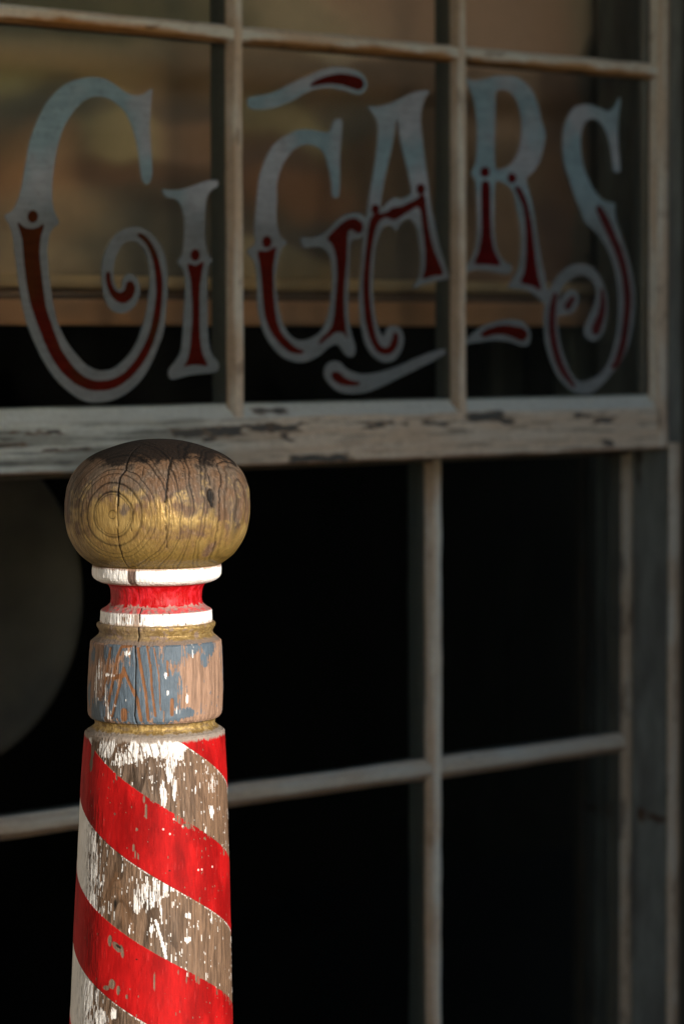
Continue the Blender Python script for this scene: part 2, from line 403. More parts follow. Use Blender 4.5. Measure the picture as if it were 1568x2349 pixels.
def col_blue(S, L):
    wc, disp, late, fine = wood_colour(L, seed=5, warm=.9, px=40, py=-200)
    wc = mix(wc, np.array([.33, .20, .135]), .78)*(.72+.4*sstep(.36, .64, fine))[:, None]
    n = fbm(L*np.array([.10, .10, .045]), 4, 80); st = fbm(L*np.array([.45, .45, .02]), 3, 81)
    m = np.full(len(S.th), -.55)
    for (x, y, rx, ry, s) in ((560, 700, 60, 52, 1.3), (780, 640, 52, 90, 1.5), (700, 400, 62, 40, 1.2), (880, 350, 34, 34, 1.3), (1010, 320, 16, 18, 1.2), (1120, 330, 30, 20, 1.3), (1090, 400, 12, 18, 1.),
                              (350, 770, 38, 30, 1.8), (480, 340, 30, 26, 1.0), (420, 360, 14, 18, 1.), (320, 390, 10, 20, 1.1), (287, 640, 10, 30, 1.5), (600, 500, 36, 60, .7), (830, 560, 34, 40, 1.2),
                              (970, 780, 34, 12, 1.5), (880, 800, 30, 14, 1.6), (640, 800, 70, 18, 1.4)):
        b = S.blob(*z2(x, y), rx, ry)
        m = np.maximum(m, np.clip(b, -1, 1)*s)
    back = sstep(1.35, 1.7, np.abs(S.th))
    m = m*(1-back)+back*((fbm(L*np.array([.03, .03, .02]), 3, 85)-.5)*4)
    m = m+(n-.5)*1.6+(st-.5)*1.9
    bk = sstep(.0, .10, m)
    blue = BLUE*(.75+.5*fbm(L*.06, 3, 83))[:, None]
    col = mix(wc, blue, bk)
    wv = (fbm(L*np.array([.14, .14, .07]), 3, 84)-.5)*3.2
    for pts, wd in (([z2(450, 330), z2(425, 500), z2(400, 650)], 2.6), ([z2(600, 312), z2(530, 320), z2(500, 390), z2(468, 560), z2(432, 740)], 2.8),
                    ([z2(545, 468), z2(520, 580), z2(488, 700), z2(465, 800)], 2.6), ([z2(545, 468), z2(580, 560), z2(640, 680), z2(668, 830)], 2.8),
                    ([z2(645, 330), z2(665, 460), z2(700, 640), z2(718, 830)], 2.6), ([z2(708, 315), z2(735, 480), z2(740, 600), z2(765, 800)], 2.0),
                    ([z2(548, 770), z2(548, 815)], 6), ([z2(755, 330), z2(790, 520), z2(800, 760)], 1.1), ([z2(845, 420), z2(850, 520)], 1.6), ([z2(878, 690), z2(878, 790)], 3.2),
                    ([z2(540, 520), z2(480, 530)], 4)):
        k = sstep(-.4, .5, S.line(pts, wd*1.35)+wv*.5)
        col = mix(col, np.array([.20, .085, .033])*(.7+.6*n)[:, None], k*.95); bk = bk*(1-k)
    wh = np.full(len(S.th), -1.)
    for (x, y, rx, ry) in ((350, 560, 12, 46), (380, 500, 5, 30), (420, 680, 6, 30), (440, 780, 6, 16), (1018, 370, 3, 22), (978, 680, 4, 10), (835, 520, 5, 7), (918, 770, 4, 12), (440, 515, 14, 4), (575, 370, 9, 7), (845, 640, 4, 5), (560, 690, 3, 3), (490, 730, 5, 5)):
        wh = np.maximum(wh, S.blob(*z2(x, y), rx, ry))
    wk = sstep(.0, .12, wh*.8-.1+(st-.5)*4.2+(fine-.5)*3.0-.28)*sstep(-.35, .1, wh)
    col = mix(col, WHITE, wk)
    disp = disp*(1-bk)+bk*.5+(n-.5)*1.2
    f = S.line([z2(634, 270), z2(630, 420), z2(629, 640), z2(622, 800), z2(636, 850)], 1.9)+(st-.5)*1.2
    col, disp = crack_apply(col, disp, f)
    return col, .6-.1*bk, np.zeros(len(S.th)), disp

def col_groove(S, L):
    n = fbm(L*np.array([.05, .05, .2]), 4, 90); n2 = fbm(L*.15, 3, 91)
    g = mix(np.array([.24, .155, .05]), np.array([.42, .29, .11]), sstep(.4, .65, n2))
    col = mix(g, np.array([.16, .115, .085]), sstep(.50, .62, n)*.5)
    low = sstep(ZY(2080), ZY(2096), S.h+(n2-.5)*10)
    col = mix(col, mix(np.array([.20, .155, .12]), np.array([.30, .26, .22]), n2), low)
    up = sstep(ZY(2030), ZY(2020), S.h)
    col = mix(col, np.array([.09, .07, .045]), up*.7)
    disp = (n2-.5)*1.0
    f = S.line([z2(634, 840), z2(640, 905)], 1.1)
    col, disp = crack_apply(col, disp, f)
    return col, .5+.1*n, .3*(1-low)*np.ones(len(S.th)), disp

def col_shaft(S, L):
    th, h = S.th, S.h
    wc, disp, late, fine = wood_colour(L, seed=3, warm=.35, px=30, py=-230, sp=8.)
    big = fbm(L*np.array([.02, .02, .012]), 3, 100)
    # warmer, smoother wood towards the right side
    wc = mix(wc, np.array([.23, .140, .085])*(.6+.6*sstep(.36, .64, fine))[:, None], sstep(.1, .8, th)*.6)
    n = fbm(L*np.array([.42, .42, .020]), 4, 101); st = fbm(L*np.array([1.0, 1.0, .014]), 4, 102); bl = fbm(L*np.array([.12, .12, .05]), 3, 103)
    wc = wc*np.array([.86, .83, .82])
    # ---- cathedral figure around the knot line
    for (x, y, rx, ry) in ((490, 880, 30, 62), (490, 880, 17, 38)):
        xx, yy = z3(x, y); t, hh = A(xx, yy)
        a = (th-t)*S.R; b = h-hh
        e = np.abs(a)/rx+np.clip(-b, 0, None)/ry*1.0
        e = np.where(b > 0, np.abs(a)/(rx*(1+b/150)), e)
        k = np.exp(-((e-1)/.22)**2)*sstep(120, 30, b)
        wc = mix(wc, np.array([.15, .075, .035]), k*.55)
    kn = sstep(-.2, .6, S.blob(*z3(492, 890), 5, 14)); wc = mix(wc, DARK, kn)
    kn = sstep(-.3, .6, S.line([z3(490, 600), z3(490, 1000)], .7)); wc = mix(wc, wc*.4, kn)
    # ---- remaining white paint: density authored, edges from the grain
    dens = .10+.05*np.sin(th*3)+0*th
    def add(f, amt):
        nonlocal dens
        dens = np.maximum(dens, np.clip(f, 0, 1)*amt)
    add(sstep(-.80, -1.15, th+(h-1900)*-.00035), 1.25)                      # left flank stays painted
    add(sstep(-.35, -.85, th)*sstep(1780, 1840, h), .62)
    add(S.blob(*z2(430, 1010), 40, 40)*2, .68); add(S.blob(*z2(640, 1040), 34, 44)*2, .70); add(S.blob(*z2(520, 1100), 34, 24)*2, .60)
    add(S.blob(*z2(790, 1000), 60, 46)*2, .85); add(S.blob(*z2(900, 1010), 36, 50)*2, .82); add(S.blob(*z2(870, 1160), 17, 60)*2, .66); add(S.blob(*z2(815, 1330), 9, 40)*2, .66)
    add(S.blob(*z2(895, 1290), 9, 40)*2, .64); add(S.blob(*z2(1100, 1150), 40, 60)*2, .36)
    add(S.blob(*z3(825, 150), 10, 34)*2, .72); add(S.blob(*z3(890, 60), 9, 30)*2, .66); add(S.blob(*z3(1145, 250), 10, 22)*2, .80); add(S.blob(*z3(1140, 60), 20, 40)*2, .45)
    add(S.blob(*z3(330, 440), 14, 40)*2, .7); add(S.blob(*z3(370, 720), 34, 50)*1.5, .56); add(S.blob(*z3(700, 840), 46, 50)*2, .54); add(S.blob(*z3(790, 800), 30, 40)*2, .57)
    add(S.line([z3(770, 1010), z3(800, 1100), z3(845, 1270)], 6)/4, .85); add(S.line([z3(790, 760), z3(815, 1030)], 4)/3, .75); add(S.blob(*z3(645, 900), 14, 34)*2, .68)
    add(S.blob(*z3(990, 975), 14, 12)*1.6, .72); add(S.blob(*z3(988, 1145), 12, 15)*1.6, .72); add(S.blob(*z3(870, 780), 30, 14)*2, .6); add(S.blob(*z3(1145, 990), 8, 24)*2, .5)
    add(S.blob(*z3(908, 1275), 4, 8)*2, .8); add(S.blob(*z3(745, 1070), 9, 16)*2, .66)
    add(S.blob(*z3(385, 1690), 28, 34)*2, .78); add(S.blob(*z3(480, 1660), 12, 20)*2, .7); add(S.blob(*z3(300, 1480), 26, 90)*2, .80)
    back = sstep(1.5, 1.9, np.abs(th)); dens = dens*(1-back)+back*.45
    q = .45*n+.45*st+.10*bl
    wk = sstep(0, .035, q-(.765-.50*dens))
    wk = np.maximum(wk, 0)*(1-late*.25*(dens < .9))
    fl = sstep(.725, .745, fbm(L*np.array([.8, .8, .035]), 4, 140)+.22*(fbm(L*np.array([.05, .05, .02]), 3, 141)-.5)+.03*np.exp(-((th+.1)/.7)**2)-.01)
    wk = np.maximum(wk, fl)
    # hairline weathering in the painted flank
    hair = sstep(.60, .68, fbm(L*np.array([1.1, 1.1, .02]), 3, 110))*sstep(-1.3, -1.0, th)*.45
    white = WHITE*(.80+.30*bl)[:, None]
    white = mix(white, np.array([.62, .60, .55]), sstep(-.9, -1.3, th)*.3)
    col = mix(wc, white, wk); col = mix(col, np.array([.14, .10, .07]), hair*wk)
    # brown latewood lines that cross the painted top
    wv = (fbm(L*np.array([.14, .14, .05]), 3, 142)-.5)*3
    for pts, wd in (([z2(455, 950), z2(425, 1010), z2(398, 1060)], 1.8), ([z2(560, 985), z2(500, 1010), z2(468, 1080), z2(450, 1130)], 3.4), ([z2(545, 1000), z2(600, 1060), z2(625, 1160)], 1.8), ([z2(640, 960), z2(672, 1020), z2(700, 1160), z2(745, 1330)], 2.2),
                    ([z2(710, 950), z2(742, 1040), z2(775, 1200), z2(800, 1380)], 1.8), ([z2(770, 950), z2(800, 1060), z2(830, 1220), z2(842, 1300)], 1.5), ([z2(830, 955), z2(862, 1080), z2(880, 1200)], 1.1),
                    ([z3(600, 640), z3(640, 760), z3(660, 900)], 1.6), ([z3(400, 900), z3(440, 800), z3(490, 770), z3(540, 790), z3(590, 900), z3(620, 1020)], 2.2)):
        k = sstep(-.4, .9, S.line(pts, wd)+wv*.45)
        col = mix(col, np.array([.105, .062, .036])*(.7+.6*n)[:, None], k*.85)
    # ---- red spiral
    hp = h-335.*th/math.pi
    jag = (st-.5)*7+(n-.5)*5
    chipz = fbm(L*np.array([.09, .09, .03]), 3, 111)
    ph = ((hp-1466.) % 335.)
    up = ph-(jag*.35+sstep(.52, .66, chipz)*(st > .46)*16*sstep(-.2, .5, th))     # upper edge is ragged on the right
    lo = 167.5-ph+jag*.22
    inside = np.minimum(up, lo)
    rk = sstep(-.6, .9, inside)
    # thin bright line of primer that shows along the lower edge
    prim = sstep(-3.6, -2.0, inside)*(1-rk)*(lo < up)*sstep(.50, .60, n)
    col = mix(col, WHITE, prim*.75)
    tone = fbm(L*np.array([.03, .03, .010]), 3, 112)
    red = mix(np.array([.25, .001, .001]), np.array([.41, .004, .004]), sstep(.35, .65, tone))
    red = mix(red, np.array([.52, .03, .03]), sstep(.66, .8, fbm(L*np.array([.3, .3, .03]), 3, 113))*.35)
    red = mix(red, red*.6, np.clip(late*.28+sstep(.56, .70, st)*.35, 0, 1))
    col = mix(col, red, rk)
    # losses in the red
    w = (fbm(L*.16, 3, 114)-.5)*3
    loss = np.full(len(th), -1.)
    for (x, y, rx, ry, ro) in ((455, 1150, 6, 14, 0), (505, 1195, 16, 8, .75), (540, 1225, 5, 16, -.2), (470, 1455, 9, 12, 0), (430, 1480, 9, 6, 0), (515, 1500, 5, 12, 0), (575, 1540, 3, 6, 0),
                               (765, 1440, 2.6, 20, 0), (705, 240, 3, 20, 0), (692, 160, 2.5, 12, 0), (620, 500, 3, 10, 0), (632, 545, 2.5, 12, 0), (640, 372, 2, 5, 0), (487, 262, 2.5, 4, 0), (925, 1370, 2.2, 8, 0), (980, 1420, 2, 12, 0), (955, 350, 3, 7, 0)):
        loss = np.maximum(loss, S.blob(*z3(x, y), rx, ry, ro)*min(rx, 6)/3)
    for (x, y, rx, ry) in ((325, 1000, 9, 34), (312, 1130, 7, 18), (345, 960, 12, 16), (500, 1220, 3, 9), (480, 1255, 2, 5)):
        loss = np.maximum(loss, S.blob(*z2(x, y), rx, ry)*min(rx, 6)/3)
    lk = sstep(-.05, .35, loss+w*.22)*rk
    lk = np.maximum(lk, sstep(.785, .80, fbm(L*np.array([.5, .5, .07]), 3, 115))*rk)
    bare = mix(np.array([.20, .14, .10]), np.array([.12, .075, .05]), fine)
    col = mix(col, bare, lk)
    dk = sstep(.0, .5, S.blob(*z3(515, 1190), 10, 4, .5)); col = mix(col, DARK*2, dk)
    for (x, y) in ((822, 370), (867, 403), (1057, 655), (1080, 652), (1148, 633), (893, 300), (952, 350)):
        col = mix(col, np.array([.9, .55, .5]), sstep(0, .4, S.blob(*z3(x, y), 2.6, 3.0)))
    for (x, y) in ((643, 1280), (865, 660)):
        col = mix(col, DARK, sstep(0, .5, S.blob(*z3(x, y), 3, 2.4)))
    # grey bare rim at the very top of the shaft
    rim = sstep(ZY(2150), ZY(2128), h+(bl-.5)*16+(st-.5)*8)
    col = mix(col, mix(np.array([.22, .17, .13]), np.array([.33, .28, .24]), bl), rim)
    disp = disp*(1-rk*.88)*(1-wk*.4)+rk*(1-lk)*.7+wk*.6+(big-.5)*1.6
    f = S.line([z2(612, 960), z2(612, 1180), z2(625, 1330), z3(640, 200)], .8)+(st-.5)*1.2
    k = sstep(-.3, .9, f)*(1-.6*rk); col = mix(col, col*.25, k); disp = disp-k*1.2
    rough = .62+.12*rk*(1-lk)-.05*wk
    return col, rough, np.zeros(len(th)), disp, np.clip(rk*(1-lk)*.85, 0, 1)

STEP = 1.15
lathe('ball_finial', prof_ball, STEP, col_ball, pole, label='cracked wooden ball with worn gilding and shade painted on the crown')
lathe('collar', prof_ring1, 1.2, col_ring1, pole, False, label='bright white painted upper ring')
lathe('neck', prof_neck, 1.2, col_neck, pole, label='red painted narrow neck')
lathe('collar', prof_ring2, 1.2, col_ring2, pole, False, label='chipped white painted lower ring')
lathe('moulding', prof_gold, 1.2, col_gold, pole, label='gilded moulding with worn gold paint')
lathe('painted_band', prof_blue, 1.2, col_blue, pole, False, label='peeling blue paint over bare wood')
lathe('groove', prof_groove, 1.2, col_groove, pole, label='gold painted groove')
lathe('shaft', prof_shaft, STEP, col_shaft, pole, False, label='tapered shaft with red spiral stripes over flaking white paint')
# lower shaft and plinth, below the picture
def col_plain(S, L):
    hp = S.h-335.*S.th/math.pi; ph = (hp-1466.) % 335.
    rk = sstep(-.8, .8, np.minimum(ph, 167.5-ph))
    c = mix(np.array([.4, .34, .28]), np.array([.8, .01, .01]), rk)
    return c, np.full(len(S.th), .6), np.zeros(len(S.th)), np.zeros(len(S.th))
hb = 1155.+(P0[2]/abs(AX[2]))*(2349-1155)
zb = (hb-974.9)/.3292
_n = NTH; NTH = 96
lathe('lower_shaft', [(4300, 575), (zb-1100, 650), (zb-700, 660)], 14, col_plain, pole, False)
lathe('plinth', [(zb-700, 660), (zb-690, 760), (zb-500, 780), (zb-480, 720), (zb-380, 720), (zb-370, 900), (zb-1, 920)], 10,
      lambda S, L: (np.tile(np.array([.3, .22, .15]), (len(S.th), 1)), np.full(len(S.th), .7), np.zeros(len(S.th)), np.zeros(len(S.th))), pole, False)
NTH = _n

# ================================================================== WINDOW
CREAM = np.array([.74, .74, .67]); TAN = np.array([.66, .53, .40]); WARM_EDGE = np.array([.42, .19, .055]); CHIP = np.array([.10, .10, .095]); BROWN = np.array([.20, .125, .075])
def bar(name, prof, axis, a0, a1, colour, parent, mat=None, step=.0025, sub=.0022, jit=.0007, seed=0, label=None):
    """prof: closed loop of points in the cross-section; axis 'x' -> (Y,Z) section, axis 'z' -> (X,Y) section"""
    pts = []
    n = len(prof)
    for k in range(n):
        p = np.array(prof[k], float); q = np.array(prof[(k+1) % n], float)
        m = max(1, int(np.hypot(*(q-p))/sub))
        for j in range(m): pts.append(p+(q-p)*j/m)
    pts = np.array(pts); nu = len(pts)
    nv = max(2, int((a1-a0)/step)+1); aa = np.linspace(a0, a1, nv)
    G = np.repeat(aa, nu); S = np.tile(pts, (nv, 1))
    V = np.stack([G, S[:, 0], S[:, 1]], -1) if axis == 'x' else np.stack([S[:, 0], S[:, 1], G], -1)
    sc_ = np.array([25, 120, 120]) if axis == 'x' else np.array([120, 120, 25])
    j1 = np.stack([fbm(V*sc_, 3, seed+1), fbm(V*sc_, 3, seed+2), fbm(V*sc_, 3, seed+3)], -1)-.5
    big = np.stack([fbm(V*sc_*.18, 2, seed+4), fbm(V*sc_*.18, 2, seed+5), fbm(V*sc_*.18, 2, seed+6)], -1)-.5
    k = 0 if axis == 'x' else 2
    j1[:, k] = 0; big[:, k] = 0
    col = colour(V)
    V = V+j1*jit*2+big*jit*3
    me = grid_mesh(name, V, nu, nv, mat or M['frame'], wrap_u=True, smooth=True, col=col)
    # end caps
    import bmesh
    bm = bmesh.new(); bm.from_mesh(me); bm.verts.ensure_lookup_table()
    for off in (0, (nv-1)*nu):
        try: bm.faces.new([bm.verts[off+i] for i in range(nu)])
        except ValueError: pass
    bmesh.ops.recalc_face_normals(bm, faces=bm.faces[:])
    bm.to_mesh(me); bm.free()
    return link(name, me, parent, label)

def paint(V, axis, seed, warm=0., low=0.):
    """old cream paint, streaked along the timber"""
    s = np.array([9, 160, 160]) if axis == 'x' else np.array([160, 160, 9])
    n = fbm(V*s, 4, seed); b = fbm(V*14, 3, seed+7); c = fbm(V*np.array([30, 90, 90] if axis == 'x' else [90, 90, 30]), 4, seed+8)
    col = mix(CREAM, TAN, np.clip(sstep(.38, .66, n)*.75+sstep(.45, .7, b)*.5+warm+.12, 0, 1))
    col = mix(col, BROWN, sstep(.64, .76, c)*.5)
    return col, n, b, c

def hmuntin_col(zc, seed, rust=1.):
    def f(V):
        col, n, b, c = paint(V, 'x', seed, -.35)
        e = (zc-.0015-V[:, 2])/.0095+(b-.5)*1.6+(c-.5)*.9
        rk = sstep(-.1, .55, e)*rust
        col = mix(col, mix(np.array([.52, .29, .12]), WARM_EDGE, sstep(.35, .6, n)), rk)  # exposed brown wood, with warm ground bounce added to its colour
        col = mix(col, np.array([.10, .05, .02]), sstep(.62, .72, c)*rk*.7)
        bk = sstep(.0015, .004, V[:, 1])  # behind the glass the bar colour is darkened for shade
        return mix(col, np.array([.12, .125, .12]), bk)
    return f
def vmuntin_col(xc, seed, y0=0., warm=.15):
    def f(V):
        col, n, b, c = paint(V, 'z', seed, warm)
        e = (xc-.003-V[:, 0])/.006+(b-.5)*1.4
        col = mix(col, np.array([.30, .21, .14]), sstep(0., 1., e)*.6)
        bk = sstep(y0+.0015, y0+.004, V[:, 1])  # dim part behind the pane: shade painted over the timber
        return mix(col, np.array([.12, .135, .13]), bk)
    return f
def muntin_prof(c, y0, hw=.0105, fw=.0055, fd=.011, back=.030, bw=.0085):
    return [(c-hw, y0), (c-fw, y0-fd), (c+fw, y0-fd), (c+hw, y0), (c+bw, y0+.004), (c+bw, y0+back), (c-bw, y0+back), (c-bw, y0+.004)]

XL, XR = -.362, .7040            # daylight opening of the upper sash
ZM = 1.9545                      # centre of the horizontal muntin
ZB = 1.5195                      # top of the front face of the bottom rail
sash = empty('window_sash', (.18, 0, 1.455), 'upper window sash of peeling cream paint whose panes carry the old sign lettering', 'window sash', 'sashes of the shop window')
TOPZ = 2.385
hm = muntin_prof(ZM, 0.)
bar('horizontal_muntin', [(y, z) for z, y in hm], 'x', XL-.004, XR+.004, hmuntin_col(ZM, 210), sash, jit=.0009, seed=1, label='muntin with bare wood and warm bounce light painted along its lower edge')
for k, xm in enumerate((-.0065, .3500)):
    bar('vertical_muntin', muntin_prof(xm, -.0006), 'z', 1.512, TOPZ+.004, vmuntin_col(xm, 230+k*9), sash, jit=.0007, seed=20+k)

CH = [(397, 478, 986, 1003), (470, 553, 981, 1001), (568, 640, 975, 992), (620, 686, 974, 990), (648, 660, 992, 1010), (23, 138, 988, 993), (0, 51, 1019, 1024), (470, 482, 1006, 1014), (668, 795, 1044, 1060),
      (838, 873, 969, 980), (888, 924, 968, 974), (971, 1034, 968, 974), (1068, 1146, 944, 966), (1152, 1175, 962, 973), (1322, 1364, 951, 957), (1358, 1406, 957, 971), (1384, 1402, 1010, 1024), (840, 1000, 1060, 1070), (588, 660, 938, 948), (100, 200, 1030, 1034)]
def rail_col(V):
    col, n, b, c = paint(V, 'x', 260, 0.)
    # left part greyer, right part tan
    lr = sstep(-.15, .12, V[:, 0]+(b-.5)*.1)
    grey = mix(np.array([.55, .60, .58]), np.array([.28, .30, .28]), sstep(.35, .68, n))
    col = mix(grey, mix(col, TAN*1.0, .6), lr)
    st = fbm(V*np.array([18, 300, 300]), 4, 266)
    col = mix(col, col*.38, sstep(.56, .70, st)*.75)
    bev = sstep(ZB-.010, ZB-.005, V[:, 2]+(b-.5)*.004)
    col = mix(col, np.array([.62, .66, .63]), bev*.85)  # upward bevel painted paler, as skylight would leave it
    edge = sstep(.0035, .0, V[:, 2]-1.4577+(c-.5)*.006)
    col = mix(col, np.array([.28, .15, .085]), edge*.8)
    w1 = (fbm(V*np.array([70, 260, 260]), 3, 267)-.5)
    for (x0, x1, y0, y1) in CH:
        a = at(x0, (y0+y1)/2, -.011); e = at(x1, (y0+y1)/2, -.011); cx = (a[0]+e[0])/2; hx = (e[0]-a[0])/2
        p = at((x0+x1)/2, y0, -.011); q = at((x0+x1)/2, y1, -.011); cz = (p[2]+q[2])/2; hz = (p[2]-q[2])/2
        dx = (np.abs(V[:, 0]-cx)-hx)/.006; dz = (np.abs(V[:, 2]-cz)-hz)/.0016
        f = -np.maximum(dx, dz)+w1*5.
        col = mix(col, BROWN*.8, sstep(-1.1, .0, f)*.7)
        col = mix(col, CHIP, sstep(.0, .7, f))
    return mix(col, np.array([.13, .145, .14]), sstep(.0015, .004, V[:, 1]))  # rail behind the glass painted dark as if in shade
rail_p = [(0., ZB+.006), (-.0095, ZB-.0055), (-.012, ZB-.0075), (-.0122, 1.4585), (-.010, 1.4565), (.030, 1.4565), (.030, ZB+.0105), (.004, ZB+.0105)]
bar('bottom_rail', rail_p, 'x', XL-.02, .7245, rail_col, sash, jit=.0008, seed=50, step=.002, sub=.0016, label='bottom rail with long dark chips in the paint')
bar('top_rail', [(0., TOPZ), (-.012, TOPZ+.01), (-.012, TOPZ+.06), (.03, TOPZ+.06), (.03, TOPZ)], 'x', XL-.02, .7245, lambda V: paint(V, 'x', 290)[0], sash, step=.01, sub=.01, seed=60)
def stile_col(V):
    col, n, b, c = paint(V, 'z', 300, .12)
    e = sstep(.717, .727, V[:, 0]+(b-.5)*.006)
    col = mix(col, np.array([.24, .14, .085]), e*.7)
    ch = sstep(.58, .64, fbm(V*np.array([60, 60, 22]), 3, 301))*sstep(1.53, 1.47, V[:, 2])
    col = mix(col, np.array([.09, .06, .045]), ch)
    return mix(col, np.array([.13, .145, .14]), sstep(.0015, .004, V[:, 1]))  # inner side of the stile carries painted shade
bar('stile', [(.7015, 0.), (.7065, -.0125), (.7265, -.0128), (.7272, .030), (.7045, .030), (.7045, .004)], 'z', 1.4595, TOPZ+.06, stile_col, sash, jit=.0008, seed=70)
bar('stile', [(-.385, .03), (-.385, -.0128), (-.3665, -.0125), (-.3615, 0.), (-.3645, .004), (-.3645, .03)], 'z', 1.4595, TOPZ+.06, stile_col, sash, seed=75, step=.01, sub=.006)

# panes of the upper sash
cols = [(XL, -.0065), (-.0065, .3500), (.3500, XR)]
panes = {}
for ci, (x0, x1) in enumerate(cols):
    for ri, (z0, z1_) in enumerate(((ZB+.008, ZM), (ZM, TOPZ))):
        me = box_mesh('glass_pane', [(x0+.0075, x1-.0075, .0, .003, z0+.0075*(ri > 0)-.0015*(ri == 0), z1_-.0075)], M['glass'])
        o = link('glass_pane', me, sash); panes[(ci, ri)] = o

# ------------------------------------------------------------------ lettering
ZONES = {1: (0, 0), 2: (0, 800), 3: (900, 100), 4: (900, 800), 5: (1734, 0), 6: (1734, 800)}
def to_plane(z, x, y, Y=-.0012):
    ox, oy = ZONES[z]
    p = at((ox+x/1.568)*.57352, (oy+y/1.568)*.57352, Y); return (p[0], p[2])
def poly(*runs):
    out = []
    for z, pts in runs: out += [to_plane(z, *p) for p in pts]
    return ('P', out)
def strokes(z, pts):
    out = []; s = 1/1.568*.57352*3.45/FPX/.87
    return ('S', [(*to_plane(z, x, y), r*s) for x, y, r in pts])
def ell(z, x, y, rx, ry):
    return ('P', [to_plane(z, x+rx*math.cos(a), y+ry*math.sin(a)) for a in np.linspace(0, 2*math.pi, 14, endpoint=False)])
def catmull(P, closed, m=5):
    P = np.array(P); n = len(P); out = []
    for i in range(n if closed else n-1):
        p0 = P[(i-1) % n] if closed or i > 0 else P[i]; p1 = P[i]; p2 = P[(i+1) % n]; p3 = P[(i+2) % n] if closed or i+2 < n else P[i+1]
        for k in range(m):
            t = k/m
            out.append(.5*((2*p1)+(-p0+p2)*t+(2*p0-5*p1+4*p2-p3)*t*t+(-p0+3*p1-3*p2+p3)*t**3))
    if not closed: out.append(P[-1])
    return np.array(out)
def sd_poly(P, X, Z):
    d = np.full(X.shape, 1e9); ins = np.zeros(X.shape, bool)
    n = len(P)
    for i in range(n):
        x0, z0 = P[i]; x1, z1_ = P[(i+1) % n]
        ex, ez = x1-x0, z1_-z0; L = ex*ex+ez*ez+1e-14
        t = np.clip(((X-x0)*ex+(Z-z0)*ez)/L, 0, 1)
        d = np.minimum(d, (X-x0-t*ex)**2+(Z-z0-t*ez)**2)
        if z0 != z1_:
            c = ((z0 > Z) != (z1_ > Z)) & (X < (x1-x0)*(Z-z0)/(z1_-z0)+x0)
            ins ^= c
    d = np.sqrt(d); return np.where(ins, d, -d)
def sd_stroke(P, X, Z):
    P = catmull(P, False, 6); d = np.full(X.shape, -1e9)
    for a, b in zip(P[:-1], P[1:]):
        ex, ez = b[0]-a[0], b[1]-a[1]; L = ex*ex+ez*ez+1e-14
        t = np.clip(((X-a[0])*ex+(Z-a[1])*ez)/L, 0, 1)
        d = np.maximum(d, a[2]+(b[2]-a[2])*t-np.hypot(X-a[0]-t*ex, Z-a[1]-t*ez))
    return d
def glyph_mesh(add, holes=(), front=-.0015, back=-.0004, res=.0014):
    pts = np.array([p[:2] for s in add for p in s[1]])
    x0, z0 = pts.min(0)-.008; x1, z1_ = pts.max(0)+.008
    xs = np.arange(x0, x1, res); zs = np.arange(z0, z1_, res)
    X, Z = np.meshgrid(xs, zs)
    f = np.full(X.shape, -1e9)
    for s in add:
        f = np.maximum(f, sd_poly(catmull(s[1], True), X, Z) if s[0] == 'P' else sd_stroke(s[1], X, Z))
    for s in holes: f = np.minimum(f, -sd_poly(catmull(s[1], True), X, Z))
    f = f+(vnoise(np.stack([X.ravel()*90, Z.ravel()*90, X.ravel()*0], -1), 5).reshape(X.shape)-.5)*.0006
    V = []; key = {}; faces = []; bedge = []
    def vert(k, x, z):
        if k not in key: key[k] = len(V); V.append((x, z))
        return key[k]
    any_ = (f[:-1, :-1] > 0) | (f[1:, :-1] > 0) | (f[:-1, 1:] > 0) | (f[1:, 1:] > 0)
    for j, i in zip(*np.nonzero(any_)):
        c = [(j, i), (j, i+1), (j+1, i+1), (j+1, i)]; out = []
        for a in range(4):
            (ja, ia), (jb, ib) = c[a], c[(a+1) % 4]; fa, fb = f[ja, ia], f[jb, ib]
            if fa > 0: out.append((vert(('v', ja, ia), xs[ia], zs[ja]), 0))
            if (fa > 0) != (fb > 0):
                t = fa/(fa-fb); k = ('e',)+tuple(sorted(((ja, ia), (jb, ib))))
                out.append((vert(k, xs[ia]+(xs[ib]-xs[ia])*t, zs[ja]+(zs[jb]-zs[ja])*t), 1))
        if len(out) >= 3:
            faces.append([o[0] for o in out])
            for a in range(len(out)):
                p, q = out[a], out[(a+1) % len(out)]
                if p[1] and q[1]: bedge.append((p[0], q[0]))
    n = len(V); VV = [(x, front, z) for x, z in V]; FF = [tuple(q) for q in faces]
    used = sorted({a for e in bedge for a in e}); mp = {a: n+k for k, a in enumerate(used)}
    VV += [(V[a][0], back, V[a][1]) for a in used]
    FF += [(q, p, mp[p], mp[q]) for p, q in bedge]
    return VV, FF
LW = np.array([.36, .39, .40])
